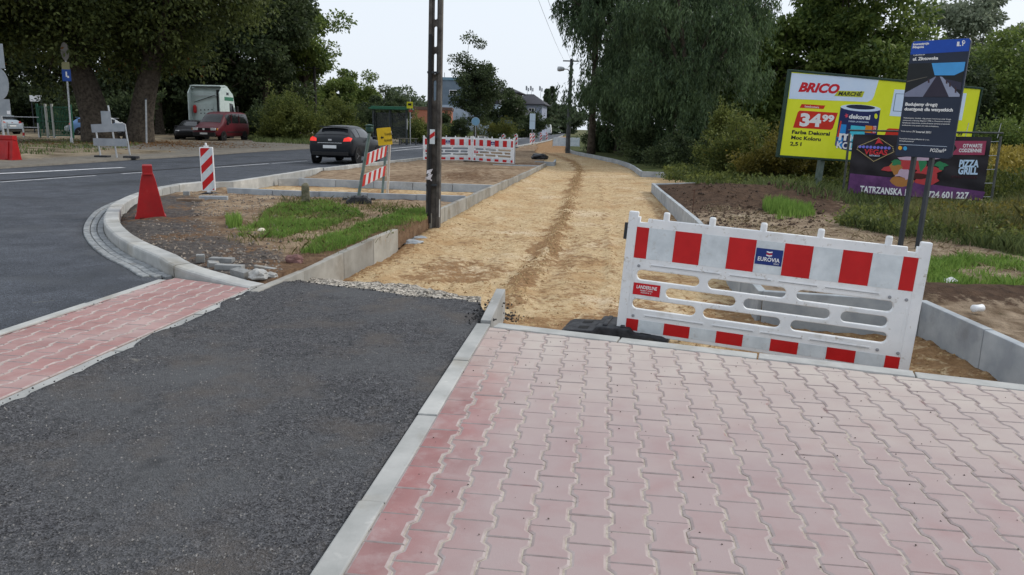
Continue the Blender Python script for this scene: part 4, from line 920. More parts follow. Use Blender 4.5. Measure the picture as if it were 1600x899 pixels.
# ================================================================== BOARDS ON THE RIGHT
LIME = mat('lime_print', srgb(222, 230, 36), srgb(230, 236, 52), scale=2, rough=.55); SKYB = mat('pale_blue_print', srgb(205, 224, 250), srgb(216, 231, 252), scale=2, rough=.55)
ORED = flat('orange_red_print', srgb(206, 46, 26), .55); DGREEN = flat('dark_green_frame', (.018, .05, .035), .5); DKP = flat('charcoal_print', srgb(38, 44, 40), .6)
bb = Board('billboard', 'large lime green shop billboard on a steel post behind the dark banner', 'billboard', AT(1218, 243, 20.0), AT(1509, 262.5, 21.2), AT(1238, 112, 20.0))
W_, H2 = bb.w, bb.h
P('backing', DGREEN, bb.root, lambda b: b.box((W_/2, .06, H2/2), (W_+.10, .11, H2+.10)), bevel=.01)
for z in (-.02, H2+.02): P('frame', DGREEN, bb.root, lambda b: b.box((W_/2, -.008, z), (W_+.14, .04, .05)), bevel=.006)
for x in (-.03, W_+.03): P('frame', DGREEN, bb.root, lambda b: b.box((x, -.008, H2/2), (.05, .04, H2-.02)), bevel=.006)
sh = printed('poster', [(0, .01), (W_-.01, .01), (W_-.01, H2-.01), (0, H2-.01)], LIME, bb.root, 0)
c1 = lambda x, y: (1210+x/5.62, 100+y/5.62); c2_ = lambda x, y: (1380+x/4.283, 50+y/4.283)
bb.poly('header_panel', [c1(150, 80), c1(918, 134), c1(872, 285), c1(855, 315), c1(815, 335), c1(125, 306)], SKYB, -.003, sh)
bb.txt('BRICO', c1(208, 240), c1(566, 258), 13.4, flat('brico_red', srgb(206, 22, 40), .5), -.007, .28, .05, sh)
bb.poly('tag', [c1(524, 282), c1(560, 236), c1(790, 242), c1(770, 294)], flat('lime_dark', srgb(190, 196, 40), .5), -.006, sh)
bb.txt('MARCHÉ', c1(556, 276), c1(765, 284), 6.0, DKP, -.009, .28, .03, sh)
bb.poly('tag', [c1(222, 385), c1(238, 353), c1(446, 366), c1(430, 397)], ORED, -.003, sh); bb.txt('lateksowa', c1(265, 382), c1(390, 390), 3.2, WPRINT, -.006, 0, .012, sh)
bb.poly('price_tag', [c1(163, 560), c1(205, 425), c1(222, 410), c1(557, 430), c1(512, 565), c1(495, 580)], ORED, -.003, sh)
bb.txt('34', c1(218, 540), c1(404, 548), 18, WPRINT, -.006, 0, .05, sh); bb.txt('99', c1(414, 502), c1(520, 508), 9.5, WPRINT, -.006, 0, .05, sh)
for t, a, b_ in (('Farba Dekoral', (152, 612), (484, 630)), ('Moc Koloru', (145, 660), (405, 678)), ('2,5 l', (135, 715), (235, 720))): bb.txt(t, c1(*a), c1(*b_), 5.4, DKP, -.006, 0, .032, sh)
# printed paint tin
tin = bb.poly('paint_tin_print', [c1(582, 378), c1(930, 405), c1(880, 770), c1(700, 775), c1(590, 750), c1(530, 715)], flat('tin_navy', srgb(24, 38, 92), .5), -.003, sh)
LB = [flat('tin_blue', srgb(30, 140, 215), .5), flat('tin_cyan', srgb(70, 195, 220), .5), flat('tin_orange', srgb(225, 140, 30), .5), flat('tin_red', srgb(215, 60, 40), .5)]
for q, mm in (((585, 530, 632, 534, 622, 616, 570, 612), 0), ((672, 540, 800, 552, 778, 690, 650, 680), 1), ((800, 540, 860, 546, 846, 608, 786, 602), 2), ((860, 546, 895, 550, 884, 612, 846, 608), 3), ((545, 640, 600, 648, 592, 742, 532, 712), 0), ((640, 690, 770, 700, 760, 765, 630, 755), 1), ((578, 500, 590, 502, 548, 715, 532, 712), 3)):
    bb.poly('tin_label_block', [c1(q[i], q[i+1]) for i in range(0, 8, 2)], LB[mm], -.005, tin)
def ell_px(cx, cy, rx, ry, n=20): return [c1(cx+rx*math.cos(2*PI*i/n), cy-ry*math.sin(2*PI*i/n)+rx*math.cos(2*PI*i/n)*.06) for i in range(n)]
bb.poly('tin_rim', ell_px(756, 388, 176, 30), SKYB, -.005, tin); bb.poly('tin_lid', ell_px(756, 380, 128, 20), flat('tin_lid_navy', srgb(26, 36, 66), .5), -.007, tin)
bb.txt('dekoral', c1(652, 478), c1(836, 490), 6.6, WPRINT, -.007, 0, .035, tin); bb.poly('tin_star', [c1(632+20*math.cos(a)*(1 if i % 2 else .45), 455+24*math.sin(a)*(1 if i % 2 else .45)) for i, a in enumerate(np.linspace(0, 2*PI, 11)[:10])], flat('tin_pink', srgb(220, 70, 90), .5), -.007, tin)
bb.txt('FARBA LATEKSOWA', c1(650, 510), c1(826, 520), 2.2, SKYB, -.007, 0, .01, tin)
bb.txt('moc', c1(560, 668), c1(830, 684), 15, WPRINT, -.009, 0, .03, tin); bb.txt('KOL', c1(540, 738), c1(690, 752), 10, WPRINT, -.009, 0, .03, tin); bb.txt('2,5L', c1(862, 600), c1(890, 602), 10, SKYB, -.007, 0, .01, tin)
bb.poly('tin_seal', ell_px(890, 460, 14, 24, 12), LIME, -.007, tin)
bb.poly('picture_panel', [c2_(75, 385), c2_(558, 412), c2_(525, 592), c2_(42, 562)], SKYB, -.003, sh)
for q in (((82, 412), (150, 415), (150, 418), (82, 415)), ((82, 415), (86, 415), (68, 530), (64, 530)), ((64, 527), (150, 533), (150, 537), (64, 531))): bb.poly('picture_line', [c2_(*p) for p in q], flat('grey_print', srgb(110, 130, 150), .6), -.006, sh)
bb.poly('price_tag', [c1(968, 628), c1(985, 575), c1(1005, 566), c1(1180, 576), c1(1160, 640)], ORED, -.003, sh)
bb.txt('2 zł', c2_(455, 690), c2_(528, 694), 4.6, DKP, -.006, 0, .02, sh)
gp = bb.local(G(1284, 321, -.1)); xp = bb.pt(1289, 250)[0]
P('post', mat('billboard_post', (.10, .14, .12), (.17, .21, .19), scale=8, rough=.5, metallic=.3), bb.root, lambda b: b.bar((xp, .16, -1.6), (xp, .16, H2*.9), .16, .12), bevel=.008)
P('brace', MATS['billboard_post'], bb.root, lambda b: b.bar((xp+.22, .9, -1.55), (xp+.04, .2, -.2), .06), bevel=.004)
P('post', MATS['billboard_post'], bb.root, lambda b: b.bar((W_-1.2, .16, -1.6), (W_-1.2, .16, H2*.9), .16, .12), bevel=.008)
P('foundation', mat('old_concrete', (.12, .12, .11), (.22, .22, .2), scale=6, rough=.9, bump=.5), bb.root, lambda b: (b.box((xp+1.5, .1, -1.28), (4.4, .5, .34)), b.box((xp-.3, .6, -1.18), (1.6, .4, .3))), bevel=.02)

# ---- dark food banner on a tube frame
BLK = mat('banner_black', (.012, .010, .014), (.022, .018, .024), scale=2, rough=.5); PUR = mat('banner_purple', srgb(74, 40, 84), srgb(112, 66, 118), scale=3, rough=.5); MAG = flat('banner_magenta', srgb(158, 62, 92), .5)
ba = Board('banner', 'dark restaurant banner with a burger picture laced into a tube frame', 'banner', AT(1323, 302, 18.6), AT(1535, 315, 17.0), AT(1336, 210, 18.6))
w_, h_ = ba.w, ba.h; cb = lambda x, y: (1310+x/6.4, 200+y/6.4)
def sheet(b):
    nx, nz = 40, 16
    V = [(w_*i/nx, .012*math.sin(i*.9+j*.5)*math.sin(PI*j/nz)+.01*math.sin(j*1.3+i*.3), h_*j/nz) for j in range(nz+1) for i in range(nx+1)]
    b.add(V, [(j*(nx+1)+i, j*(nx+1)+i+1, (j+1)*(nx+1)+i+1, (j+1)*(nx+1)+i) for j in range(nz) for i in range(nx)])
cl = P('cloth', BLK, ba.root, sheet, smooth=True, fix=False)
Y0 = -.026
ba.poly('printed_table', [cb(120, 455), cb(560, 500), cb(900, 560), cb(1470, 640), cb(1435, 725), cb(90, 650)], PUR, Y0, cl)
ba.poly('printed_arrow', [cb(1140, 130), cb(1482, 132), cb(1462, 272), cb(1125, 270), cb(1185, 205)], MAG, Y0-.002, cl)
ba.txt('OTWARTE', cb(1245, 196), cb(1438, 196), 5.2, WPRINT, Y0-.006, 0, .03, cl); ba.txt('CODZIENNIE', cb(1205, 242), cb(1432, 244), 5.2, WPRINT, Y0-.006, 0, .03, cl)
ba.txt('PIZZA', cb(1206, 388), cb(1402, 392), 10.2, flat('ice_print', srgb(190, 215, 240), .5), Y0-.006, .05, .045, cl); ba.txt('GRILL', cb(1196, 460), cb(1392, 464), 10.2, MATS['ice_print'], Y0-.006, .05, .045, cl)
ba.txt('STREET FOOD', cb(1130, 500), cb(1385, 506), 3.5, flat('dim_red_print', srgb(70, 24, 34), .5), Y0-.006, 0, .01, cl)
ba.txt('TATRZANSKA 12', cb(215, 640), cb(720, 680), 9.4, WPRINT, Y0-.006, 0, .03, cl); ba.txt('724 601 227', cb(890, 694), cb(1302, 708), 9.4, WPRINT, Y0-.006, 0, .03, cl)
# diamond logo of dots with letters
GOLD = flat('gold_print', srgb(200, 180, 130), .5); BLU = flat('violet_print', srgb(120, 120, 220), .5); LRED = flat('neon_red', srgb(205, 50, 60), .5)
dia = [(190, 215), (355, 335), (555, 240), (545, 190), (405, 100), (200, 185), (190, 215)]
def dots(pl, st, r, m, name):
    b = MB()
    for (x0, y0), (x1, y1) in zip(pl[:-1], pl[1:]):
        n = max(1, int(math.hypot(x1-x0, y1-y0)/st))
        for i in range(n):
            c = Vector(ba.pt(*cb(x0+(x1-x0)*i/n, y0+(y1-y0)*i/n))); b.prism(ell(c.x, c.y, r, r, 7), -.002, 0, f=lambda x, z, t: (x, Y0-.002+t, z))
    return b.build(name, m, cl)
dots(dia, 13, .011, GOLD, 'logo_dots'); dots([(218, 188), (545, 205)], 33, .036, BLU, 'logo_discs')
ba.poly('logo_flame', [cb(368, 165), cb(405, 98), cb(452, 165), cb(410, 150)], LRED, Y0-.003, cl); ba.txt('VEGAS', cb(258, 262), cb(490, 272), 7.5, LRED, Y0-.006, 0, .03, cl); ba.txt('RESTAURANT', cb(312, 282), cb(415, 290), 2.2, SKYB, Y0-.006, 0, .01, cl)
# printed burger: generic layers
def blob(cx, cy, rx, ry, m, y, n=14, wob=.18, seed=0): ba.poly('burger_print', [cb(cx+rx*math.cos(2*PI*i/n)*(1+wob*math.sin(i*2.3+seed)), cy+ry*math.sin(2*PI*i/n)*(1+wob*math.cos(i*1.7+seed))) for i in range(n)], m, y, cl)
BUN = flat('bun_print', srgb(176, 120, 62), .5); HAM = flat('ham_print', srgb(188, 62, 66), .5); LET = flat('lettuce_print', srgb(48, 128, 84), .5); ONI = flat('onion_print', srgb(196, 170, 190), .5); MEA = flat('meat_print', srgb(70, 30, 26), .5)
blob(640, 530, 120, 60, BUN, Y0-.003, 12, .05); blob(880, 530, 120, 42, HAM, Y0-.0035, 12, .1, 2); blob(780, 470, 200, 40, MEA, Y0-.004, 14, .15, 1); blob(640, 440, 80, 60, ONI, Y0-.0045, 13, .25, 3)
blob(740, 365, 160, 60, HAM, Y0-.005, 12, .12, 4); blob(570, 400, 60, 60, BUN, Y0-.0052, 11, .3, 8); blob(490, 410, 50, 30, HAM, Y0-.0055, 9, .3, 5); blob(900, 430, 130, 40, HAM, Y0-.0056, 12, .2, 9); blob(580, 350, 50, 30, LET, Y0-.006, 10, .3, 6); blob(840, 350, 40, 80, LET, Y0-.0062, 10, .3, 7); blob(1030, 375, 55, 40, LET, Y0-.0063, 10, .4, 2); blob(950, 490, 40, 60, HAM, Y0-.006, 10, .2); blob(800, 306, 210, 22, ONI, Y0-.0064, 14, .1, 2); blob(690, 480, 40, 34, ONI, Y0-.0065, 10, .3, 1)
FR = mat('frame_tube', (.05, .055, .055), (.10, .105, .10), scale=9, rough=.5, metallic=.4)
for x, z0 in ((-.10, -.85), (w_+.16, -.62), (w_*.5, -.8)): P('frame_post', FR, ba.root, lambda b: b.tube([(x, .06, z0), (x, .06, h_+.02)], .028, 8))
for z in (-.14, h_+.09): P('frame_rail', FR, ba.root, lambda b: b.tube([(-.14, .06, z), (w_+.2, .06, z)], .022, 8))
for i, x in enumerate(np.linspace(.25, w_-.2, 7)): P('lacing', STEEL, ba.root, lambda b: (b.tube([(x, 0, .01), (x-.01, .05, -.13)], .007, 5),))
for z in np.linspace(.1, h_-.1, 5): P('lacing', STEEL, ba.root, lambda b: (b.tube([(w_-.01, 0, z), (w_+.15, .05, z+.01)], .007, 5),))
for x in (w_*.82, w_+.1): P('lacing', STEEL, ba.root, lambda b: b.tube([(x, .05, h_-.02), (x+.03, .06, h_+.30)], .008, 5))
P('skid_rail', FR, ba.root, lambda b: (b.bar((-.9, .5, -.42), (w_*.55, .5, -.46), .05), b.bar((-.9, .5, -.56), (w_*.6, .6, -.56), .05)), bevel=.004)

# ---- tall project board on two posts
SLATE = mat('slate_print', srgb(34, 44, 64), srgb(40, 50, 70), scale=2, rough=.45); ROYAL = flat('royal_blue_print', srgb(24, 76, 176), .45)
ib = Board('project_board', 'tall dark blue project board on two posts in front of the billboards', 'information sign', AT(1399, 244, 10.9), AT(1487, 249, 10.3), AT(1428, 65, 10.9))
iw, ih = ib.w, ib.h; ci = lambda x, y: (1380+x/4.283, 50+y/4.283)
pn = link('panel', plate('panel', rrect(0, 0, iw, ih, .045), [], .035, SLATE, .004), ib.root)
printed('header_band', [(.004, ih-.175), (iw-.004, ih-.165), (iw-.004, ih-.03), (iw-.03, ih-.004), (.03, ih-.004), (.004, ih-.03)], ROYAL, pn, -.018)
Yp = -.0195
ib.txt('Inwestycja', ci(205, 92), ci(312, 84), 3.3, WPRINT, Yp-.003, 0, .035, pn); ib.txt('Miejska', ci(202, 112), ci(278, 108), 3.3, WPRINT, Yp-.003, 0, .035, pn)
ib.txt('Lokalizacja', ci(208, 162), ci(284, 156), 2., WPRINT, Yp-.003, 0, .008, pn); ib.txt('ul. Złotowska', ci(203, 193), ci(372, 186), 4.6, WPRINT, Yp-.003, 0, .035, pn)
for q in (((497, 98), (500, 68), (516, 67), (513, 97)), ((516, 97), (517, 90), (526, 90), (525, 96)), ((533, 95), (536, 76), (542, 76), (540, 95))): ib.poly('emblem', [ci(*p) for p in q], WPRINT, Yp-.001, pn)
ib.poly('emblem', [ci(543+11*math.cos(a), 70+13*math.sin(a)) for a in np.linspace(0, 2*PI, 13)[:12]], WPRINT, Yp-.0012, pn); ib.poly('emblem', [ci(545+5*math.cos(a), 68+6*math.sin(a)) for a in np.linspace(0, 2*PI, 9)[:8]], ROYAL, Yp-.0032, pn)
ph = ib.poly('photo_print', [ci(178, 214), ci(556, 201), ci(518, 437), ci(142, 436)], flat('photo_dark', srgb(30, 34, 38), .5), Yp, pn)
for q, col in ((((330, 211), (556, 202), (545, 262), (480, 292), (350, 292)), srgb(74, 160, 226)), (((360, 300), (384, 300), (500, 436), (300, 436), (270, 436)), srgb(50, 46, 62)), (((355, 300), (365, 302), (275, 436), (145, 435), (148, 412)), srgb(122, 128, 152)), (((384, 300), (400, 302), (518, 420), (516, 436), (445, 436)), srgb(150, 158, 182)),
            (((410, 262), (425, 230), (450, 215), (500, 203), (540, 214), (535, 262), (500, 285), (420, 290)), srgb(20, 24, 26)), (((165, 330), (300, 300), (300, 304), (162, 338)), srgb(96, 92, 84)), (((400, 310), (530, 340), (524, 390), (480, 380)), srgb(54, 54, 74))):
    ib.poly('photo_patch', [ci(*p) for p in q], flat('photo_%d' % int(sum(c*1e4 for c in col)), col, .5), Yp-.002-.0004*random.random(), ph)
for x, y, hh in ((490, 375, 34), (452, 345, 24), (430, 330, 18), (310, 320, 22)): ib.poly('photo_patch', [ci(x-6, y+hh), ci(x-5, y-hh*.2), ci(x+5, y-hh*.2), ci(x+6, y+hh)], flat('photo_post', srgb(66, 50, 58), .5), Yp-.003, ph)
ib.txt('Budujemy drogę', ci(152, 494), ci(368, 498), 4.6, WPRINT, Yp-.003, 0, .035, pn); ib.txt('dostępną dla wszystkich', ci(146, 526), ci(470, 534), 4.6, WPRINT, Yp-.003, 0, .035, pn)
for i, t in enumerate(('Wybudujemy chodnik, ciąg pieszo-rowerowy oraz drogę', 'rowerową o łącznej długości 1700 m. Powstaną również', 'kanalizacja deszczowa, przebudowane zostaną przystanki', 'autobusowe oraz pojawi się mała architektura.')): ib.txt(t, ci(140-3*i, 580+16*i), ci(458-4*i-(70 if i == 3 else 0), 590+16*i), 1.9, WPRINT, Yp-.003, 0, .004, pn)
ib.txt('Termin realizacji:', ci(122, 668), ci(196, 672), 1.9, WPRINT, Yp-.003, 0, .004, pn); ib.txt('IV kwartał 2021', ci(202, 674), ci(324, 680), 3.0, WPRINT, Yp-.003, 0, .015, pn)
ib.txt('Poznańskie Inwestycje Miejskie Sp. z o.o.', ci(114, 718), ci(314, 727), 1.9, WPRINT, Yp-.003, 0, .004, pn); ib.txt('www.pim.poznan.pl', ci(112, 733), ci(208, 738), 1.9, WPRINT, Yp-.003, 0, .004, pn)
ib.poly('rule', [ci(110, 752), ci(432, 768), ci(432, 770), ci(110, 754)], SKYB, Yp-.001, pn)
for x, y, col in ((118, 777, srgb(226, 170, 40)), (152, 780, srgb(60, 160, 214))): ib.poly('emblem', [ci(x+13*math.cos(a), y+14*math.sin(a)) for a in np.linspace(0, 2*PI, 15)[:14]], flat('emblem_%d' % x, col, .5), Yp-.001, pn)
ib.txt('POZnań*', ci(318, 803), ci(424, 808), 5.2, WPRINT, Yp-.003, .12, .015, pn)
P('rear_frame', FR, pn, lambda b: (b.box((iw/2, .04, ih*.2), (iw*.8, .04, .05)), b.box((iw/2, .04, ih*.8), (iw*.8, .04, .05))), bevel=.003)
ANTH = mat('anthracite_post', (.028, .034, .042), (.045, .052, .062), scale=6, rough=.45)
for fx in (.30, .62): P('post', ANTH, ib.root, lambda b: b.bar((iw*fx, .075, -1.75), (iw*fx, .075, ih*.9), .075, .05), bevel=.006)
# ================================================================== VEGETATION
def fastmesh(name, V, nper, m, nface=None):
    """V (n*nper,3): one face per group of nper vertices"""
    V = np.asarray(V, np.float32); n = len(V)//nper; me = bpy.data.meshes.new(name)
    me.vertices.add(len(V)); me.vertices.foreach_set('co', V.ravel()); me.loops.add(len(V)); me.loops.foreach_set('vertex_index', np.arange(len(V), dtype=np.int32))
    me.polygons.add(n); me.polygons.foreach_set('loop_start', np.arange(0, len(V), nper, dtype=np.int32)); me.polygons.foreach_set('loop_total', np.full(n, nper, np.int32))
    me.materials.append(m); me.update(calc_edges=True); me.validate(); return me
def unit(a): return a/(np.linalg.norm(a, axis=1, keepdims=True)+1e-9)
def leaves(C, size, ax, wr, rng, up=.3):
    n = len(C); nn = rng.normal(size=(n, 3)); nn[:, 2] += up*2; ax = unit(ax); s = unit(np.cross(ax, nn)); nrm = np.cross(s, ax)
    L = (size*(.7+.6*rng.random(n)))[:, None]; w = L*wr
    a = C; b = C+ax*L*.45+s*w*.5+nrm*L*.06; c = C+ax*L; d = C+ax*L*.45-s*w*.5+nrm*L*.06
    return np.stack([a, b, c, d], 1).reshape(-1, 3)
LM = {}
def leafmat(name, c1, c2, tr=.38): return mat(name, c1, c2, island=True, rough=.6, trans=tr, spec=.25)
L_WIL = leafmat('willow_leaf', (.032, .058, .030), (.135, .20, .09)); L_OLV = leafmat('olive_leaf', (.028, .044, .016), (.145, .175, .05)); L_DRK = leafmat('dark_leaf', (.022, .036, .018), (.10, .135, .055))
L_BRD = leafmat('broad_leaf', (.048, .088, .024), (.22, .28, .07)); L_BUS = leafmat('bush_leaf', (.045, .070, .020), (.21, .235, .06)); L_GLD = leafmat('goldenrod_leaf', (0.070, 0.075, 0.018), (0.220, 0.180, 0.035)); L_FAR = leafmat('far_leaf', (.05, .075, .045), (.13, .165, .09)); L_RED = leafmat('rust_leaf', (0.100, 0.050, 0.015), (0.240, 0.110, 0.030)); L_VEIL = leafmat('glare_paled_leaf', (.12, .15, .10), (.30, .34, .24))  # last leaf colour is paled to imitate lens glare
BARK = mat('bark', (.035, .028, .022), (.11, .09, .07), scale=6, rough=.95, bump=1., bscale=22, bdist=.04, detail=9)
def clump_cloud(rng, n, cz, rx, ry, rz, zmin, irr=.3, hollow=2.2):
    d = unit(rng.normal(size=(n*3, 3))); r = rng.random(n*3)**(1/hollow)
    k = np.array([1+irr*mnoise.noise(Vector((x*2.1+rx, y*2.1, z*2.1+rz))) for x, y, z in d]); p = d*(r*k)[:, None]*np.array([rx, ry, rz]); p[:, 2] += cz
    return p[p[:, 2] > zmin][:n]
def tree(name, label, cat, loc, H, cz, r, rz, n=30000, ls=.22, m=L_BRD, tr=.25, nc=70, seed=1, style='broad', zmin=None, ry=None, lean=(0, 0), fork=1, crf=.2, accent=None, group=None, irr=.3, wr=.55):
    rng = np.random.default_rng(seed); rd = random.Random(seed); ry = ry or r; zmin = 0.3 if zmin is None else zmin
    t = thing(name, label, cat, loc, 0, group); off = np.array([lean[0], lean[1], 0])
    cl = clump_cloud(rng, nc, cz, r, ry, rz, zmin, irr); cl = cl+off*(cl[:, 2:3]/cz)
    # trunk with limbs that run out to the clumps
    b = MB()
    def limb(a, c, r0, r1, k=5):
        a, c = Vector(a), Vector(c); mid = a.lerp(c, .5)+Vector((rd.uniform(-.1, .1), rd.uniform(-.1, .1), rd.uniform(0, .16)))*(c-a).length
        pts = [a.lerp(mid, s/k*2) if s <= k/2 else mid.lerp(c, s/k*2-1) for s in range(k+1)]; pts = smoothline([a, mid, c], 3); b.tube(pts, [r0+(r1-r0)*i/(len(pts)-1) for i in range(len(pts))], 7)
    tops = []
    for f in range(fork):
        ang = 2*PI*f/fork+rd.random(); s = 0 if fork == 1 else tr*.9; bx, by = s*math.cos(ang), s*math.sin(ang); hz = cz-rz*.35
        tp = Vector((lean[0]*.8+bx*2.5, lean[1]*.8+by*2.5, max(hz, 1.)))
        pts = smoothline([Vector((bx, by, -.2)), Vector((bx*1.3+lean[0]*.2, by*1.3, hz*.35)), Vector((bx*1.8+lean[0]*.5, by*1.8, hz*.7)), tp], 3); rr = tr/(1 if fork == 1 else 1.4)
        b.tube(pts, [rr*(1.35-.15*i if i < 2 else 1.05-.5*i/len(pts)) for i in range(len(pts))], 10); tops.append(tp)
        for p in cl[rng.permutation(len(cl))[:min(26, nc)]]:
            q = pts[rd.randrange(len(pts)//2, len(pts))]; limb(q, p, tr*.28*rd.uniform(.6, 1.1), tr*.04)
    b.build('trunk', BARK, t, smooth=True, fix=False)
    # leaves
    per = max(1, n//len(cl)); Cs = []; Ax = []; rc0 = r*crf*1.25
    for p in cl:
        rc = rc0*rng.uniform(.65, 1.25); k = per
        if style == 'willow':
            ns = max(3, k//16); st = p+unit(rng.normal(size=(ns, 3)))*rc*rng.random((ns, 1))**.5*np.array([1, 1, .7]); Ln = rng.uniform(.4, 1.5, ns); sw = rng.normal(size=(ns, 2))*.12
            tt = rng.random((ns, 16)); pos = st[:, None, :]+np.stack([sw[:, :1]*tt*Ln[:, None], sw[:, 1:]*tt*Ln[:, None], -tt*Ln[:, None]], 2); pos = pos.reshape(-1, 3)+rng.normal(size=(ns*16, 3))*.05
            ax = np.tile([0, 0, -1.], (len(pos), 1))+rng.normal(size=(len(pos), 3))*.38; Cs.append(pos); Ax.append(ax)
        else:
            d = unit(rng.normal(size=(k, 3))); q = d*rng.random((k, 1))**(1/2.4)*rc*np.array([1.15, 1.15, .72]); Cs.append(p+q); Ax.append(d+rng.normal(size=(k, 3))*.8+np.array([0, 0, -.35]))
    Cs = np.concatenate(Cs); Ax = np.concatenate(Ax); q = Cs[:, 2] > (.05 if zmin < .6 else zmin*.7); Cs = Cs[q]; Ax = Ax[q]
    link('crown', fastmesh('crown', leaves(Cs, np.full(len(Cs), ls), Ax, .26 if style == 'willow' else wr, rng), 4, m), t)
    if accent:
        am, frac, zlim = accent; sel = rng.random(len(Cs)) < frac; sel &= Cs[:, 2] < zlim; A = Cs[sel]+rng.normal(size=(sel.sum(), 3))*.1
        link('rust_leaves', fastmesh('rust_leaves', leaves(A, np.full(len(A), ls), Ax[sel], .5, rng), 4, am), t)  # rust coloured leaves scattered below the given height
    return t
def shrub(label, loc, w, d, h, n=9000, ls=.12, m=L_BUS, seed=1, nc=26, name='shrub', cat='shrub', group=None, style='broad', accent=None, crf=.3, top=1.):
    rng = np.random.default_rng(seed); rd = random.Random(seed); t = thing(name, label, cat, loc, 0, group)
    cl = clump_cloud(rng, nc, h*.45, w/2*.85, d/2*.85, h*.5, .05, .35); b = MB()
    for p in cl[:12]: b.tube(smoothline([Vector((rd.gauss(0, w*.06), rd.gauss(0, d*.06), -.1)), Vector((p[0]*.4, p[1]*.4, p[2]*.5)), Vector(p)], 2), [.03, .028, .022, .015, .01], 5)
    b.build('stem', BARK, t, fix=False); per = n//len(cl); Cs = []; Ax = []
    for p in cl:
        dd = unit(rng.normal(size=(per, 3))); rc = w*crf*.5*rng.uniform(.6, 1.2); q = dd*rng.random((per, 1))**(1/2.3)*rc*np.array([1, 1, .8 if style != 'upright' else 1.5]); Cs.append(p+q); Ax.append(dd+rng.normal(size=(per, 3))*.6+np.array([0, 0, .5]))
    # loose shoots that break the outline
    k = n//9; c = cl[rng.integers(0, len(cl), k//12)]; dv = unit(c-np.array([0, 0, h*.1])+rng.normal(size=c.shape)*.25); tt = rng.random((len(c), 12)); pos = (c[:, None]+dv[:, None]*tt[..., None]*w*.28).reshape(-1, 3)+rng.normal(size=(len(c)*12, 3))*.04
    Cs.append(pos); Ax.append(rng.normal(size=pos.shape)+np.repeat(dv, 12, 0)); Cs = np.concatenate(Cs); Ax = np.concatenate(Ax); q = Cs[:, 2] > .0; Cs, Ax = Cs[q], Ax[q]
    link('foliage', fastmesh('foliage', leaves(Cs, np.full(len(Cs), ls), Ax, .5, rng), 4, m), t)
    if accent:
        am, frac, z0 = accent; sel = (rng.random(len(Cs)) < frac) & (Cs[:, 2] > z0); link('blossom', fastmesh('blossom', leaves(Cs[sel]+np.array([0, 0, .03]), np.full(sel.sum(), ls*.8), Ax[sel], .7, rng), 4, am), t)
    return t
def base(px, Y, z=0.): p = AT(px, 205, Y); return Vector((p.x, Y, z))
TG = 'trees beyond the road'; TR = 'trees right of the sand path'
# left side
tree('willow_tree', 'old willow whose straight trunk stands behind the back of a road sign', 'tree', base(158, 45, .1), 14, 8.4, 6.6, 5.0, 48000, .24, L_OLV, .85, 120, 3, 'broad', 3.5, None, (-2.2, 0), accent=(L_RED, .004, 6), group=TG)
tree('willow_tree', 'old leaning willow with bare trunk beside the parked van', 'tree', base(214, 46, .1), 14, 9.0, 5.7, 4.9, 46000, .24, L_OLV, .72, 120, 4, 'broad', 4.4, None, (2.8, 0), accent=(L_RED, .035, 5.0), group=TG)
tree('dark_tree', 'dark tree behind the truck cab', 'tree', base(335, 76), 15, 8.5, 6.5, 8.2, 26000, .40, L_DRK, .4, 70, 5, group=TG)
tree('dark_tree', 'tall dark tree above the roadside bush', 'tree', base(418, 74), 17, 9.2, 5.6, 9.0, 30000, .36, L_DRK, .4, 75, 6, group=TG)
tree('green_tree', 'tall mid green tree with ragged edge against the sky', 'tree', base(478, 80), 18, 9.5, 4.3, 9.0, 28000, .34, L_BRD, .35, 75, 7, irr=.5, crf=.22, group=TG)
tree('dark_tree', 'dark tree behind the two old willows', 'tree', base(250, 72), 15, 8.2, 6, 8, 22000, .42, L_DRK, .4, 60, 8, group=TG)
tree('dark_tree', 'dark tree above the green fence', 'tree', base(110, 74, 0), 15, 9.8, 6.5, 6.2, 20000, .42, L_DRK, .4, 60, 9, zmin=3.4, group=TG)
tree('dark_tree', 'dark tree above the parked pale cars', 'tree', base(-10, 70), 15, 9.8, 7, 6.2, 20000, .42, L_DRK, .4, 60, 10, zmin=3.6, group=TG)
tree('dark_tree', 'overhanging tree at the edge of the frame', 'tree', base(-60, 40), 13, 9.0, 6, 4.4, 24000, .27, L_OLV, .45, 60, 12, zmin=4.6, group=TG)
tree('green_tree', 'rounded green tree above the bus shelter', 'tree', base(556, 98), 8, 4.0, 3.4, 3.7, 14000, .30, L_BRD, .2, 45, 13, group=TG)
tree('green_tree', 'lower green tree beside the rounded tree', 'tree', base(531, 88), 8, 3.6, 2.6, 3.7, 10000, .30, L_BRD, .2, 40, 14, group=TG)
tree('green_tree', 'dark low tree directly behind the bus shelter', 'tree', base(600, 92), 5, 2.5, 3.0, 2.6, 11000, .26, L_DRK, .15, 40, 15, group=TG)
shrub('big bright green roadside bush', base(446, 58), 5.8, 4, 3.7, 20000, .17, L_BUS, 16, 36); shrub('olive bush between the big bush and the shelter', base(528, 66), 5.0, 4, 3.3, 13000, .18, L_BUS, 17, 30)
shrub('dark bush behind the black car', base(574, 72), 4.2, 3, 2.9, 10000, .18, L_DRK, 18, 26); shrub('dark bush between van and big bush', base(398, 66), 4.2, 3, 2.6, 9000, .2, L_DRK, 19, 24)
shrub('leafy bush to the far side of the shelter', base(655, 66), 4.6, 3, 2.0, 10000, .15, L_BUS, 20, 26); shrub('dark undergrowth behind the truck', base(300, 78), 8, 4, 4.2, 12000, .3, L_DRK, 21, 30); shrub('dark undergrowth between the old willows', base(170, 64), 9, 3, 3.2, 11000, .3, L_DRK, 22, 30)
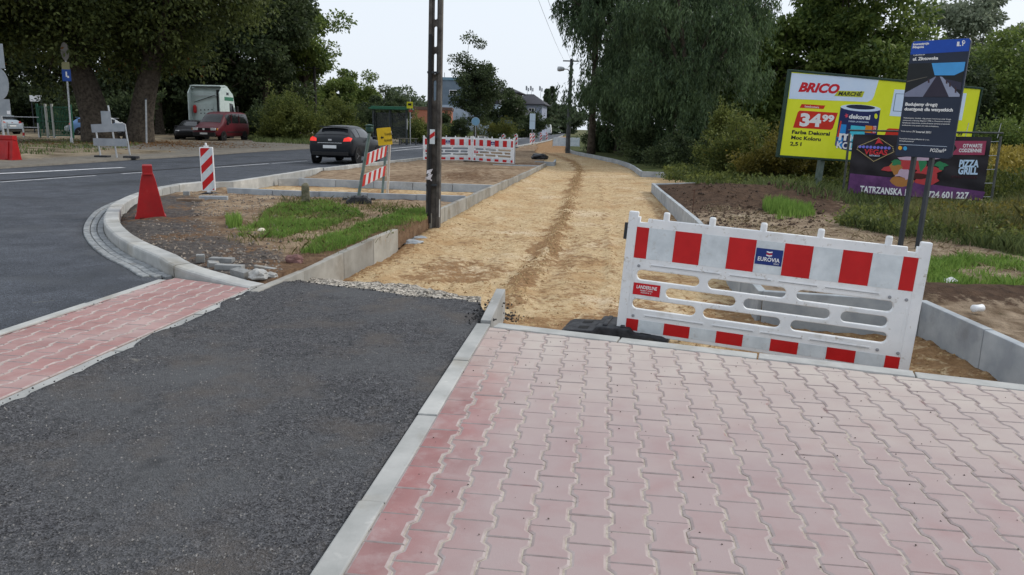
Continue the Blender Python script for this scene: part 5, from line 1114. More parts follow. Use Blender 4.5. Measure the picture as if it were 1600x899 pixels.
for px, Y, w2, h2, s_, lb in ((-60, 84, 16, 5.5, 81, 'dark thicket behind the parked pale cars'), (40, 86, 15, 5.5, 82, 'dark thicket behind the notice board'), (135, 84, 14, 5.5, 83, 'dark thicket behind the green gate'), (225, 86, 13, 6, 84, 'dark thicket behind the leaning willow'), (385, 84, 12, 6, 85, 'dark thicket behind the van roof'), (460, 92, 12, 5, 86, 'dark thicket behind the big roadside bush')):
    shrub(lb, base(px, Y), w2, 4, h2, 12000, .42, L_DRK, s_, 44, crf=.26)
# middle
tree('ash_tree', 'open airy tree in front of the grey blue building', 'tree', base(743, 84), 11, 5.9, 2.6, 4.9, 15000, .25, L_DRK, .2, 78, 23, irr=.5, crf=.22, zmin=1.6)
tree('ash_tree', 'lower tree leaning over the yellow shrubs', 'tree', base(786, 92), 6, 3.5, 2.6, 2.7, 9000, .28, L_DRK, .15, 40, 24, zmin=.6)
shrub('round dark bush behind the far barriers', base(711, 68), 2.9, 2.4, 2.1, 9000, .13, L_DRK, 25, 24); shrub('dark green bush hugging the pole', base(690, 80), 2.6, 2, 3.2, 7000, .2, L_DRK, 26, 20); shrub('yellow flowering shrub behind the far barriers', base(779, 82), 4.2, 1.6, 1.9, 9000, .13, L_BUS, 27, 24, accent=(L_GLD, .5, .9), style='upright')
shrub('long green bush below the house', base(822, 120), 7, 3, 3.6, 8000, .3, L_DRK, 28, 24)
for px, Y, H, s_, lb in ((853, 190, 11, 31, 'narrow dark conifer beyond the white van'), (861, 205, 12.5, 32, 'taller dark conifer beyond the white van')):
    rng = np.random.default_rng(s_); t = thing('conifer', lb, 'tree', base(px, Y), 0, 'conifers down the road'); P('trunk', BARK, t, lambda b: b.tube([(0, 0, 0), (0, 0, H)], [.2, .02], 6)); n = 6000; z = rng.random(n)**1.3*H*.94+.5; a = rng.random(n)*2*PI; r = (1-z/H/1.02)*H*.2*rng.random(n)**.4*(1+.35*np.sin(z*5)); C = np.stack([r*np.cos(a), r*np.sin(a), z-.25*r], 1); link('crown', fastmesh('crown', leaves(C, np.full(n, .55), np.stack([np.cos(a), np.sin(a), np.full(n, -.3)], 1), .5, rng), 4, L_FAR), t)
for px, Y, w2, h2, s_, lb in ((875, 235, 6, 9, 33, 'far tree above the parked cars'), (891, 240, 7, 8, 34, 'far tree behind the lamp post'), (838, 230, 7, 8, 35, 'far tree behind the dark roofed house'), (650, 170, 10, 9, 36, 'far tree above the orange wall'), (615, 160, 8, 8.5, 37, 'far tree above the shelter roof')):
    tree('far_tree', lb, 'tree', base(px, Y), h2, h2*.5, w2*.75, h2*.5, 6000, .7, L_FAR, .3, 34, s_, group='far trees down the road')
# right side
tree('willow_tree', 'huge dark willow hanging over the lamp post', 'tree', base(1003, 46), 16, 7.8, 4.6, 8.0, 70000, .26, L_WIL, .5, 110, 41, 'willow', .2, group=TR, crf=.24)
tree('willow_tree', 'dark willow nearest to the corner of the path edging', 'tree', base(1075, 37), 14, 6.0, 3.6, 6.6, 60000, .21, L_WIL, .45, 95, 42, 'willow', .2, group=TR, crf=.24)
tree('willow_tree', 'dark willow bushing out at the ground behind the far edging', 'tree', base(968, 52), 12, 4.2, 2.5, 4.8, 30000, .25, L_WIL, .3, 70, 43, 'willow', .2, group=TR)
tree('willow_tree', 'willow branches reaching over the sky beside the lamp post', 'tree', base(925, 48), 13, 9.6, 2.6, 2.4, 9000, .26, L_WIL, .22, 34, 44, 'willow', 5, group=TR, irr=.6)
tree('broadleaf_tree', 'green broadleaf tree between willow and billboard', 'tree', base(1186, 44), 9, 4.3, 3.6, 4.2, 34000, .27, L_BRD, .3, 85, 45, group=TR, irr=.5, crf=.2)
tree('broadleaf_tree', 'broad green tree rising behind the lime billboard', 'tree', base(1318, 42), 12, 5.6, 3.7, 5.6, 44000, .26, L_BRD, .3, 85, 46, group=TR, irr=.4, crf=.2)
tree('broadleaf_tree', 'dark tree filling the gap behind the bushes', 'tree', base(1130, 52), 10, 4.6, 4.6, 4.6, 26000, .32, L_DRK, .3, 70, 47, group=TR)
tree('hazy_tree', 'tall tree paled by painted glare behind the project board', 'tree', base(1490, 78), 15, 8.4, 5.2, 7.6, 26000, .38, L_VEIL, .35, 70, 48, group=TR, irr=.5)
tree('hazy_tree', 'dark spreading tree at the edge of the frame behind the banner', 'tree', base(1580, 62), 10, 5.0, 5.4, 4.6, 26000, .32, L_BRD, .35, 70, 49, group=TR)
tree('hazy_tree', 'dark tree low behind the billboard end', 'tree', base(1460, 60), 10, 3.9, 4.2, 4.0, 20000, .3, L_DRK, .3, 60, 50, group=TR)
shrub('yellow green bush at the billboard corner', base(1170, 25.5), 2.6, 2.2, 2.0, 16000, .085, L_BUS, 51, 32, accent=(L_GLD, .06, .4)); shrub('olive bush under the billboard edge', base(1225, 23.5), 2.3, 1.8, 1.5, 13000, .08, L_GLD, 52, 28)
shrub('light green leafy bush behind the soil heap', base(1128, 29), 2.2, 2, 2.3, 10000, .10, L_BUS, 53, 24); shrub('olive bush between post and banner', base(1300, 24.5), 2.6, 1.6, 1.6, 12000, .08, L_BUS, 54, 26); shrub('olive bush behind the billboard post', base(1262, 25.5), 2.4, 1.8, 1.7, 10000, .09, L_BUS, 55, 24)
shrub('dark shrub at the willow foot', base(1000, 37), 3.2, 2, 1.6, 9000, .12, L_DRK, 56, 24); shrub('dark shrub between willow and corner edging', base(1060, 32), 2.8, 1.8, 1.2, 9000, .10, L_DRK, 57, 24); shrub('dark shrub beside the lamp post', base(945, 53), 3, 2, 2.0, 8000, .16, L_DRK, 58, 24); shrub('dark green bush behind the banner', base(1570, 44), 6, 3, 2.4, 10000, .18, L_BRD, 59, 26); shrub('shaded bush below the broadleaf tree', base(1120, 36), 3, 2, 2, 9000, .13, L_DRK, 60, 24)

# ---- grasses
def grass(name, label, poly, dens, h, wd, m, zf, seed, lean=.35, hv=.5, keep=None):
    rng = np.random.default_rng(seed); xs = [p[0] for p in poly]; ys = [p[1] for p in poly]; A = (max(xs)-min(xs))*(max(ys)-min(ys)); n = int(A*dens)
    X = rng.uniform(min(xs), max(xs), n); Y = rng.uniform(min(ys), max(ys), n); q = inside(poly, X, Y); X, Y = X[q], Y[q]
    nz = np.array([mnoise.noise(Vector((x*1.1, y*1.1, seed)))+.5*mnoise.noise(Vector((x*4, y*4, seed))) for x, y in zip(X, Y)]); q = nz > rng.random(len(X))*.5-(.45 if keep is None else keep); X, Y, nz = X[q], Y[q], nz[q]
    Z = np.array([zf(x, y) for x, y in zip(X, Y)])-.01; n = len(X); a = rng.random(n)*2*PI; H = h*(1-hv+2*hv*rng.random(n))*(1+.5*nz); ln = rng.random(n)*lean*H; b = rng.random(n)*2*PI
    s = np.stack([np.cos(a), np.sin(a), 0*a], 1)*wd/2; r = np.stack([X, Y, Z], 1); t = r+np.stack([np.cos(b)*ln, np.sin(b)*ln, H], 1); md = r*.45+t*.55+np.stack([-np.cos(b)*ln*.18, -np.sin(b)*ln*.18, H*.06], 1)
    V = np.stack([r-s, r+s, md+s*.7, t, md-s*.7], 1).reshape(-1, 3)
    return tag(link(name, fastmesh(name, V, 5, m)), label, None, None, 'stuff')
G_NEW = leafmat('grass_fresh', (.10, .20, .035), (.27, .40, .09), .3); G_DRY = leafmat('grass_dry', (0.090, 0.100, 0.030), (0.240, 0.220, 0.090), .3); G_DUL = leafmat('grass_dull', (.055, .085, .028), (.18, .22, .08), .3)
xy = lambda L, z=.03: [(G(*p, z).x, G(*p, z).y) for p in L]
grass('grass', 'fresh green grass patch around the marker post', xy([(412, 336), (443, 318), (500, 314), (545, 325), (568, 336), (540, 345), (524, 354), (480, 362), (440, 374), (375, 371), (365, 362), (405, 352)]), 6500, .055, .008, G_NEW, plot_z, 1, .9, keep=.38)
grass('grass', 'fresh green grass along the wall edging', xy([(470, 396), (500, 378), (524, 368), (580, 350), (640, 330), (664, 328), (668, 342), (656, 346), (634, 352), (612, 355), (588, 366), (518, 395), (490, 397)]), 6500, .065, .008, G_NEW, plot_z, 2, .9, keep=.40)
grass('grass', 'small grass tufts on the dirt plot', xy([(352, 352), (376, 346), (378, 356), (358, 358)]), 3000, .12, .010, G_NEW, plot_z, 3)
grass('grass', 'green grass strip behind the barrier', xy([(1452, 452), (1447, 410), (1500, 402), (1620, 415), (1700, 440), (1690, 480), (1600, 462), (1530, 455)]), 4500, .085, .009, G_NEW, right_z, 4, .9, keep=.25)
grass('grass', 'green grass patch in front of the billboard post', xy([(1190, 330), (1200, 322), (1270, 326), (1276, 342), (1215, 344)]), 2200, .16, .014, G_NEW, right_z, 5)
grass('grass', 'tall dull grass below the banner', xy([(1310, 352), (1330, 335), (1450, 330), (1640, 335), (1800, 360), (1800, 420), (1600, 398), (1490, 380), (1400, 368)]), 1500, .15, .012, G_DUL, right_z, 6, 1.0, keep=.2)
grass('grass', 'dry yellow grass below the banner', xy([(1380, 350), (1450, 332), (1640, 330), (1900, 360), (1800, 400), (1600, 385), (1490, 372)]), 420, .30, .010, G_DRY, right_z, 7, .9, keep=.25)
grass('grass', 'shaded grass around the boards', [(4.8, 24.5), (6.3, 17.6), (9, 16.2), (18, 15), (24, 26), (14, 31), (6, 30)], 170, .15, .03, G_DUL, right_z, 8, .9)
grass('grass', 'straw and dry stalks on the dirt track', xy([(1090, 318), (1250, 345), (1420, 372), (1600, 402), (1600, 430), (1440, 410), (1250, 380), (1120, 345)]), 260, .05, .008, mat('straw', (.30, .24, .14), (.50, .42, .27), island=True, rough=.9), right_z, 9, 2.5)
def weeds(label, poly, n, h, ls, m, seed, zf):
    rng = np.random.default_rng(seed); xs = [p[0] for p in poly]; ys = [p[1] for p in poly]; X = rng.uniform(min(xs), max(xs), n); Y = rng.uniform(min(ys), max(ys), n); q = inside(poly, X, Y); X, Y = X[q], Y[q]; k = 22
    Z = np.array([zf(x, y) for x, y in zip(X, Y)]); hh = h*(.4+rng.random(len(X))); C = np.repeat(np.stack([X, Y, Z], 1), k, 0); t = rng.random(len(C)); sp = np.repeat(.06+.10*rng.random(len(X)), k)
    C = C+np.stack([rng.normal(size=len(C))*sp, rng.normal(size=len(C))*sp, t*np.repeat(hh, k)], 1); return tag(link('weeds', fastmesh('weeds', leaves(C, np.full(len(C), ls), rng.normal(size=C.shape)+np.array([0, 0, .5]), .5, rng), 4, m)), label, kind='stuff')
weeds('leafy weeds below the banner', xy([(1310, 352), (1330, 335), (1450, 330), (1640, 335), (1800, 360), (1800, 410), (1600, 392), (1490, 376), (1400, 366)]), 1500, .20, .07, L_BUS, 91, right_z)
weeds('yellow weeds below the banner end', xy([(1440, 345), (1640, 335), (1800, 360), (1800, 390), (1600, 378)]), 500, .30, .07, L_GLD, 92, right_z)
weeds('leafy weeds at the feet of the bushes', [(4.8, 24.5), (6.0, 20.0), (9, 20.0), (12, 19), (14, 30), (6, 30)], 1300, .28, .10, L_BUS, 93, right_z)
weeds('low weeds in the fresh grass on the island', xy([(412, 336), (443, 318), (545, 320), (664, 330), (612, 356), (518, 394), (440, 374)]), 120, .06, .05, L_BUS, 94, plot_z)
def gold(poly, n, seed):
    rng = np.random.default_rng(seed); xs = [p[0] for p in poly]; ys = [p[1] for p in poly]; X = rng.uniform(min(xs), max(xs), n); Y = rng.uniform(min(ys), max(ys), n); q = inside(poly, X, Y); X, Y = X[q], Y[q]; k = 34
    hh = .75+.55*rng.random(len(X)); C = np.repeat(np.stack([X, Y, 0*X], 1), k, 0); t = rng.random(len(C)); z = t*np.repeat(hh, k); C = C+np.stack([rng.normal(size=len(C))*.10, rng.normal(size=len(C))*.10, z], 1); Ax = rng.normal(size=C.shape)+np.array([0, 0, 1.2]); gold_ = t > .72
    o = link('meadow', fastmesh('meadow', leaves(C[~gold_], np.full((~gold_).sum(), .13), Ax[~gold_], .3, rng), 4, L_BUS)); tag(o, 'tall weeds of the meadow beyond the banner', kind='stuff')
    o = link('goldenrod', fastmesh('goldenrod', leaves(C[gold_], np.full(gold_.sum(), .11), Ax[gold_], .55, rng), 4, mat('goldenrod_bloom', (.16, .13, .025), (.42, .32, .06), island=True, rough=.7, trans=.2))); tag(o, 'yellow flower heads of the meadow', kind='stuff')
grass('grass', 'sparse dry stalks between the fresh grass and the dirt', xy([(350, 375), (440, 312), (560, 312), (664, 326), (660, 350), (520, 402), (470, 400), (430, 392)]), 260, .09, .008, G_DRY, plot_z, 14, 1.2)
gold([(9.5, 19.5), (13.2, 18.2), (15.5, 17), (26, 20), (30, 40), (14, 38), (10, 25)], 6500, 61)
grass('grass', 'thin trampled grass on the far verge', [(p.x, p.y) for p in (g2(-150, 262), g2(0, 250), g2(85, 246), g2(150, 243), g2(200, 236), g2(225, 229), g2(140, 222), g2(-150, 228))], 60, .10, .035, G_DUL, verge_z, 11, .8, keep=.05)
grass('grass', 'shaded grass below the roadside bushes', [(p.x, p.y) for p in (g2(385, 221), g2(400, 226), g2(490, 229), g2(560, 226), g2(560, 219), g2(400, 216))], 60, .25, .04, G_DUL, verge_z, 12, .8)
grass('grass', 'grass behind the far barriers', [(p.x, p.y) for p in (g2(640, 224), g2(720, 215), g2(800, 208), g2(800, 206), g2(700, 208), g2(640, 214))], 14, .5, .08, G_DUL, verge_z, 13, .6)
rng = np.random.default_rng(5); q_ = g2(200, 228); n_ = 5000; C = np.stack([q_.x+rng.normal(size=n_)*4.2, q_.y+rng.normal(size=n_)*3.5, 0*rng.random(n_)], 1); C[:, 2] = [verge_z(x, y)+.01 for x, y in C[:, :2]]; C = C[[polydist(FAR_ROAD, x, y) > 1.8 and y > 30 for x, y in C[:, :2]]]
tag(link('leaves', fastmesh('leaves', leaves(C, np.full(len(C), .12), rng.normal(size=C.shape)*np.array([1, 1, .12]), .6, rng, 2), 4, L_RED)), 'fallen rust brown leaves around the old trunks', kind='stuff')
# ================================================================== VEHICLES
GLASS = mat('car_glass', (.010, .012, .014), (.016, .018, .022), rough=.08, spec=.35); TYRE = flat('tyre', (.012, .012, .013), .85); RIM = mat('rim', (.30, .31, .32), (.42, .42, .43), rough=.35, metallic=.7); BLKP = flat('black_trim', (.014, .014, .015), .6)
LRED = mat('tail_lamp', (.5, .02, .015), (.6, .03, .02), rough=.2, emis=.9); LCLR = mat('head_lamp', (.6, .63, .66), (.75, .77, .8), rough=.1, spec=.6); PLATE = flat('number_plate', (.72, .73, .74), .5); CHROME = mat('chrome', (.6, .6, .62), (.7, .7, .72), rough=.15, metallic=1)
def paint(name, c, coat=.12): return mat(name, c, tuple(x*1.06 for x in c), scale=2, rough=.4, spec=.18, coat=coat)
def sec(st):
    y, zb, zw, zt, wb, wr = st
    return [(wb*.88, zb), (wb*.97, zb+.10), (wb, zb+(zw-zb)*.55), (wb*.975, zw), (wr, zt-.05), (wr*.72, zt), (0, zt+.015)]
def vehicle(name, label, loc, rz, S, pm, side, front, rear, wheels, tw=.62, rimm=RIM, group=None):
    """S = stations from rear (y=0) to front; side = station ranges with side glass; front/rear = station index of the glass slope"""
    t = thing(name, label, 'car', loc, rz, group); n = len(S); V = []; F = []
    for s in S:
        p = sec(s); V += [(x, s[0], z) for x, z in p]+[(-x, s[0], z) for x, z in reversed(p[:-1])]
    k = 13
    F = [(i*k+j, i*k+j+1, (i+1)*k+j+1, (i+1)*k+j) for i in range(n-1) for j in range(k-1)]+[(i*k+k-1, i*k, (i+1)*k, (i+1)*k+k-1) for i in range(n-1)]
    F += [tuple(range(k)), tuple(range((n-1)*k, n*k))]
    b = MB(); b.add(V, F); body = b.build('body', pm, t, smooth=True); md = body.modifiers.new('s', 'SUBSURF'); md.levels = 1; md.render_levels = 2
    for e in body.data.edges: pass
    def patch(nm, quad, m, off, parent=t, nn=7):
        a, b_, c, d = [Vector(q) for q in quad]; nr = (b_-a).cross(d-a).normalized()*off; b2 = MB(); W = []
        for i in range(nn+1):
            for j in range(nn+1): W.append(a.lerp(b_, i/nn).lerp(d.lerp(c, i/nn), j/nn)+nr)
        b2.add(W, [(i*(nn+1)+j, (i+1)*(nn+1)+j, (i+1)*(nn+1)+j+1, i*(nn+1)+j+1) for i in range(nn) for j in range(nn)]); o2 = b2.build(nm, m, parent, fix=False, smooth=True); md_ = o2.modifiers.new('w', 'SHRINKWRAP'); md_.target = body; md_.wrap_method = 'NEAREST_SURFACEPOINT'; md_.wrap_mode = 'OUTSIDE_SURFACE'; md_.offset = .010; return o2
    for (i, j, y0, y1) in side:
        for sx in (-1, 1):
            A, B = S[i], S[j]; pa, pb_ = sec(A), sec(B); lo = lambda p, tt: (p[3][0]+(p[4][0]-p[3][0])*tt, p[3][1]+(p[4][1]-p[3][1])*tt)
            q = [(sx*lo(pa, .12)[0], A[0]+y0, lo(pa, .12)[1]), (sx*lo(pb_, .12)[0], B[0]+y1, lo(pb_, .12)[1]), (sx*lo(pb_, .92)[0], B[0]+y1*.9, lo(pb_, .92)[1]), (sx*lo(pa, .92)[0], A[0]+y0*1.1, lo(pa, .92)[1])]
            if sx > 0: q = [q[0], q[3], q[2], q[1]]
            patch('side_window', q, GLASS, -.016 if sx < 0 else -.016)
    for nm, (i, j), sgn in (('windscreen', front, 1), ('rear_window', rear, -1)):
        A, B = sec(S[i]), sec(S[j]); ya, yb = S[i][0], S[j][0]            # i roof end, j lower end
        f = lambda tt, x: (x, ya+(yb-ya)*tt+sgn*.012, (A[5][1]+(B[5][1]-A[5][1])*tt)+.014)
        w0, w1 = A[4][0]*.90, B[4][0]*.93; q = [f(.06, -w0), f(.92, -w1), f(.92, w1), f(.06, w0)]; patch(nm, q, GLASS, .012 if sgn > 0 else -.012)
    for wy, r in wheels:
        for sx in (-1, 1):
            x = sx*(S[len(S)//2][4]-.10); ty = P('wheel', TYRE, t, lambda b: b.lathe([(r*.62, -.10), (r*.95, -.10), (r, -.06), (r, .06), (r*.95, .10), (r*.62, .10)], (x, wy, r), 24, axis='X'), smooth=False)
            P('rim', rimm, ty, lambda b: (b.lathe([(r*.62, .085), (r*.58, .06), (r*.15, .075), (.03, .09)] if sx > 0 else [(.03, -.09), (r*.15, -.075), (r*.58, -.06), (r*.62, -.085)], (x, wy, r), 20, axis='X'), [b.bar((x+sx*.085, wy, r), (x+sx*.085, wy+r*.6*math.cos(a), r+r*.6*math.sin(a)), .05, .02) for a in np.linspace(0, 2*PI, 6)[:5]]))
            P('wheel_arch', BLKP, body, lambda b: b.lathe([(r*1.16, -.02), (r*1.16, .02), (r*.9, .02), (r*.9, -.02)], (sx*(S[len(S)//2][4]*.985), wy, r*1.02), 24, axis='X'))
    return t, body, patch
def bx(nm, parent, m, c, d, bev=.01, rz=0): return P(nm, m, parent, lambda b: b.box(c, d, rz), bevel=bev)
HB = [(0, .42, .72, .76, .74, .68), (.05, .30, .90, 1.0, .84, .74), (.22, .24, .96, 1.08, .865, .70), (.62, .22, .97, 1.40, .875, .60), (1.15, .22, .96, 1.455, .88, .61), (1.9, .22, .94, 1.46, .88, .61), (2.45, .22, .92, 1.38, .88, .61), (3.15, .22, .92, .99, .875, .70), (3.75, .24, .84, .88, .86, .70), (4.1, .28, .72, .76, .80, .66), (4.22, .36, .60, .63, .70, .60)]
def hatch(label, loc, rz, pm, lit=True, group=None, name='hatchback_car'):
    t, body, patch = vehicle(name, label, loc, rz, HB, pm, [(3, 4, .0, -.03), (4, 6, .04, -.12)], (6, 7), (3, 2), ((.72, .31), (3.35, .31)), group=group)
    for sx in (-1, 1):
        lm = P('tail_lamp', LRED if lit else flat('tail_lamp_off', (.25, .02, .02), .3), t, lambda b: b.add([(sx*.52, -.005, .86), (sx*.80, .06, .87), (sx*.83, .20, .98), (sx*.70, .10, 1.04), (sx*.54, .06, .98), (sx*.54, .12, .92)], [(0, 1, 3, 4), (1, 2, 3), (0, 4, 5), (4, 3, 5), (3, 2, 5), (2, 1, 5), (1, 0, 5)]), bevel=.008)
        bx('door_mirror', t, pm, (sx*.98, 2.55, .98), (.17, .09, .12), .03); bx('door_handle', t, pm, (sx*.885, 1.55, .84), (.02, .16, .03), .006); P('head_lamp', LCLR, t, lambda b: b.box((sx*.60, 4.02, .68), (.30, .16, .12), rz=-sx*.5), bevel=.03)
    bx('number_plate', t, PLATE, (0, -.018, .66), (.52, .012, .115), .003); bx('rear_trim', t, CHROME, (0, -.008, .80), (.95, .02, .022), .004); bx('bumper', t, BLKP, (0, .01, .40), (1.42, .06, .14), .02); bx('badge', t, CHROME, (0, .035, .91), (.14, .02, .07), .008)
    bx('spoiler', t, pm, (0, .56, 1.40), (1.1, .22, .035), .012); bx('exhaust', t, STEEL, (-.5, .02, .27), (.08, .1, .05), .01); return t
def head(vx, vy): return math.atan2(vy, vx)-PI/2
cp = G(516, 257, 0); hatch('black hatchback driving away with red tail lamps on', (cp.x, cp.y, 0), R(-6.5), paint('black_paint', (.010, .012, .016)))
# parked van, front towards the viewer
VN = [(0, .5, 1.0, 1.86, .82, .70), (.06, .34, 1.10, 1.90, .90, .72), (.4, .28, 1.10, 1.95, .92, .73), (1.6, .28, 1.10, 1.96, .92, .73), (2.7, .28, 1.10, 1.94, .92, .73), (3.25, .28, 1.08, 1.84, .92, .71), (4.0, .28, 1.06, 1.16, .91, .76), (4.5, .30, .92, 1.0, .88, .74), (4.78, .36, .72, .80, .82, .68), (4.84, .45, .62, .68, .72, .6)]
vp_ = G(332, 222.5, .02); cdir = Vector((-vp_.x, -vp_.y, 0)).normalized(); F_ = Matrix.Rotation(R(-27), 3, 'Z') @ cdir; vrz = head(F_.x, F_.y)
vloc = vp_-F_*4.0; vloc.z = .08
MAR = paint('maroon_paint', (.085, .010, .016))
t, body, patch = vehicle('van', 'maroon passenger van parked beside the truck cab', vloc, vrz, VN, MAR, [(2, 3, -.2, -.03), (3, 4, .03, -.05), (4, 5, .05, .05)], (5, 6), (1, 0), ((.85, .32), (3.95, .32)), rimm=flat('van_rim', (.12, .12, .13), .5)); t['category'] = 'van'; t.scale = (1.06, 1.06, 1.06)
for sx in (-1, 1):
    bx('head_lamp', t, LCLR, (sx*.60, 4.76, .80), (.34, .1, .16), .02); bx('door_mirror', t, BLKP, (sx*1.02, 3.55, 1.18), (.16, .1, .2), .03); bx('indicator', t, flat('amber_lens', (.5, .2, .03), .3), (sx*.83, 4.70, .80), (.08, .1, .14), .01)
    for i_ in (0, 1): bx('silver_pillar', t, MAR, (sx*.86, 2.66-1.1*i_, 1.5), (.03, .06, .6), .01)
    bx('side_moulding', t, BLKP, (sx*.925, 2.3, .62), (.02, 2.4, .06), .006)
bx('grille', t, BLKP, (0, 4.82, .80), (.8, .06, .14), .01); bx('number_plate', t, PLATE, (0, 4.89, .52), (.5, .02, .11), .003); bx('bumper', t, BLKP, (0, 4.80, .46), (1.5, .14, .26), .04); bx('badge', t, CHROME, (0, 4.86, .80), (.13, .02, .13), .01)
c_ = G(276, 221, .02); hatch('dark parked car half hidden in front of the maroon van', (c_.x-.3, c_.y+4.2, .05), head(cdir.x, cdir.y)-R(8), paint('dark_grey_paint', (.016, .016, .019)), False)
c_ = AT(20, 195, 58); hatch('pale blue car parked behind the roadside railing', (c_.x, 58, .1), R(72), paint('pale_blue_paint', (.30, .36, .42)), False)
c_ = AT(108, 195, 60); hatch('blue car with red tail lamp parked behind the green gate', (c_.x, 60, .1), R(-62), paint('blue_paint', (.10, .19, .36)), True)
c_ = AT(176, 195, 62); hatch('silver car glimpsed between the old trunks', (c_.x+1, 62, .1), R(110), paint('silver_paint', (.42, .44, .46)), False)
# truck tractor seen from behind
WTR = mat('truck_white', (.44, .52, .50), (.52, .60, .58), scale=3, rough=.45, stain=((.36, .42, .40), 4, .6, .8)); DGAP = flat('truck_dark', (.012, .012, .013), .7); TGRN = flat('truck_green', (.03, .16, .09), .45)
tl = base(326, 60, .05); tk = thing('truck_cab', 'white truck tractor parked with its cab back towards the road', 'truck', tl, R(-5))
cabp = [(0, .95), (0, 3.55), (.25, 3.95), (1.0, 4.0), (1.9, 3.45), (2.15, 2.4), (2.3, 1.9), (2.3, .6), (1.4, .6), (1.3, .95)]
cab = P('cab', WTR, tk, lambda b: b.prism(cabp, -1.24, 1.24, f=lambda y, z, x: (x, y, z)), bevel=.06)
for sx in (-1, 1):
    P('side_fairing', WTR, tk, lambda b: b.add([(sx*x, y, z) for x in (1.20, 1.27) for y, z in ((-.55, 1.0), (-.50, 3.5), (.0, 4.0), (.2, 3.9), (.2, 1.0))], [(0, 1, 2, 3, 4), (9, 8, 7, 6, 5)]+[(i, (i+1) % 5, 5+(i+1) % 5, 5+i) for i in range(5)]), bevel=.012)
    P('side_window', GLASS, tk, lambda b: b.add([(sx*1.249, y, z) for y, z in ((1.15, 2.0), (1.98, 1.95), (1.75, 2.75), (1.15, 2.8))]+[(sx*1.235, y, z) for y, z in ((1.15, 2.0), (1.98, 1.95), (1.75, 2.75), (1.15, 2.8))], [(0, 1, 2, 3), (4, 7, 6, 5), (0, 4, 5, 1), (1, 5, 6, 2), (2, 6, 7, 3), (3, 7, 4, 0)]))
    P('green_stripe', TGRN, tk, lambda b: b.box((sx*1.246, 1.1, 3.12), (.012, 1.5, .28)), bevel=.003); bx('mirror', tk, DGAP, (sx*1.42, 2.1, 2.3), (.14, .2, .6), .04); bx('upper_window', tk, GLASS, (sx*1.246, .9, 3.5), (.012, .4, .2), .003)
    for y in (-2.6, 1.5): ty = P('wheel', TYRE, tk, lambda b: b.lathe([(.3, -.14), (.5, -.14), (.52, -.1), (.52, .1), (.5, .14), (.3, .14)], (sx*1.0, y, .52), 24, axis='X')); P('rim', RIM, ty, lambda b: b.lathe([(.30, .1*sx), (.26, .06*sx), (.05, .02*sx)] if sx > 0 else [(.05, -.02), (.26, -.06), (.30, -.1)], (sx*1.0, y, .52), 18, axis='X'))
P('roof_spoiler', WTR, tk, lambda b: b.prism([(-.2, 3.98), (-.2, 4.06), (.6, 4.12), (1.2, 4.02)], -1.2, 1.2, f=lambda y, z, x: (x, y, z)), bevel=.02)
bx('gap_shade', tk, DGAP, (.98, -.02, 2.4), (.36, .05, 2.7), .01); bx('back_panel', tk, WTR, (-.25, -.03, 2.1), (1.5, .05, 1.3), .02); bx('panel_rib', tk, STEEL, (-.1, -.07, 3.3), (1.9, .03, .04), .005)  # dark slab painted for the shade between cab back and side fairing
P('panel_brace', DGAP, tk, lambda b: b.bar((-1.0, -.07, 2.8), (.7, -.07, 3.35), .04)); P('extinguisher', flat('signal_red', (.45, .02, .02), .4), tk, lambda b: b.lathe([(.10, 2.0), (.13, 2.08), (.13, 2.5), (.05, 2.6)], (-.92, -.15, 0), 12))
for x in (-.5, -.2, .1, .4):
    for z in (2.0, 2.25): bx('socket', tk, DGAP, (x, -.06, z+.05*x), (.09, .02, .08), .01)
bx('chassis', tk, DGAP, (0, -1.6, .85), (.9, 4.4, .3), .03); bx('deck', tk, DGAP, (0, -.9, 1.05), (2.2, 1.0, .06), .01)
# far traffic
FVN = [(0, .5, 1.2, 2.28, .90, .80), (.06, .36, 1.25, 2.34, .98, .82), (.5, .3, 1.25, 2.4, .99, .84), (2.0, .3, 1.25, 2.42, .99, .84), (3.6, .3, 1.25, 2.38, .99, .84), (4.2, .3, 1.2, 2.1, .98, .80), (4.9, .3, 1.1, 1.2, .96, .8), (5.3, .36, .9, .95, .9, .75)]
f_ = G(854.5, 211, 0); t, body, patch = vehicle('delivery_van', 'white delivery van far down the road', (f_.x, f_.y, -.05), R(-4), FVN, paint('white_paint_car', (.72, .74, .76)), [(4, 5, .1, .05)], (5, 6), (1, 0), ((1.0, .33), (4.4, .33))); t['category'] = 'van'
for sx in (-1, 1): bx('tail_lamp', t, flat('tail_lamp_off', (.25, .02, .02), .3), (sx*.9, -.01, 1.0), (.1, .05, .4), .01)
for px, py, cc, lb in ((864, 209.6, (.10, .11, .13), 'grey car just past the delivery van'), (871.5, 209.4, (.55, .57, .6), 'pale car parked farthest down the road')):
    f_ = G(px, py, 0); hatch(lb, (f_.x, f_.y, -.05), R(170 if px > 868 else -5), paint('car_paint_%d' % px, cc), False)

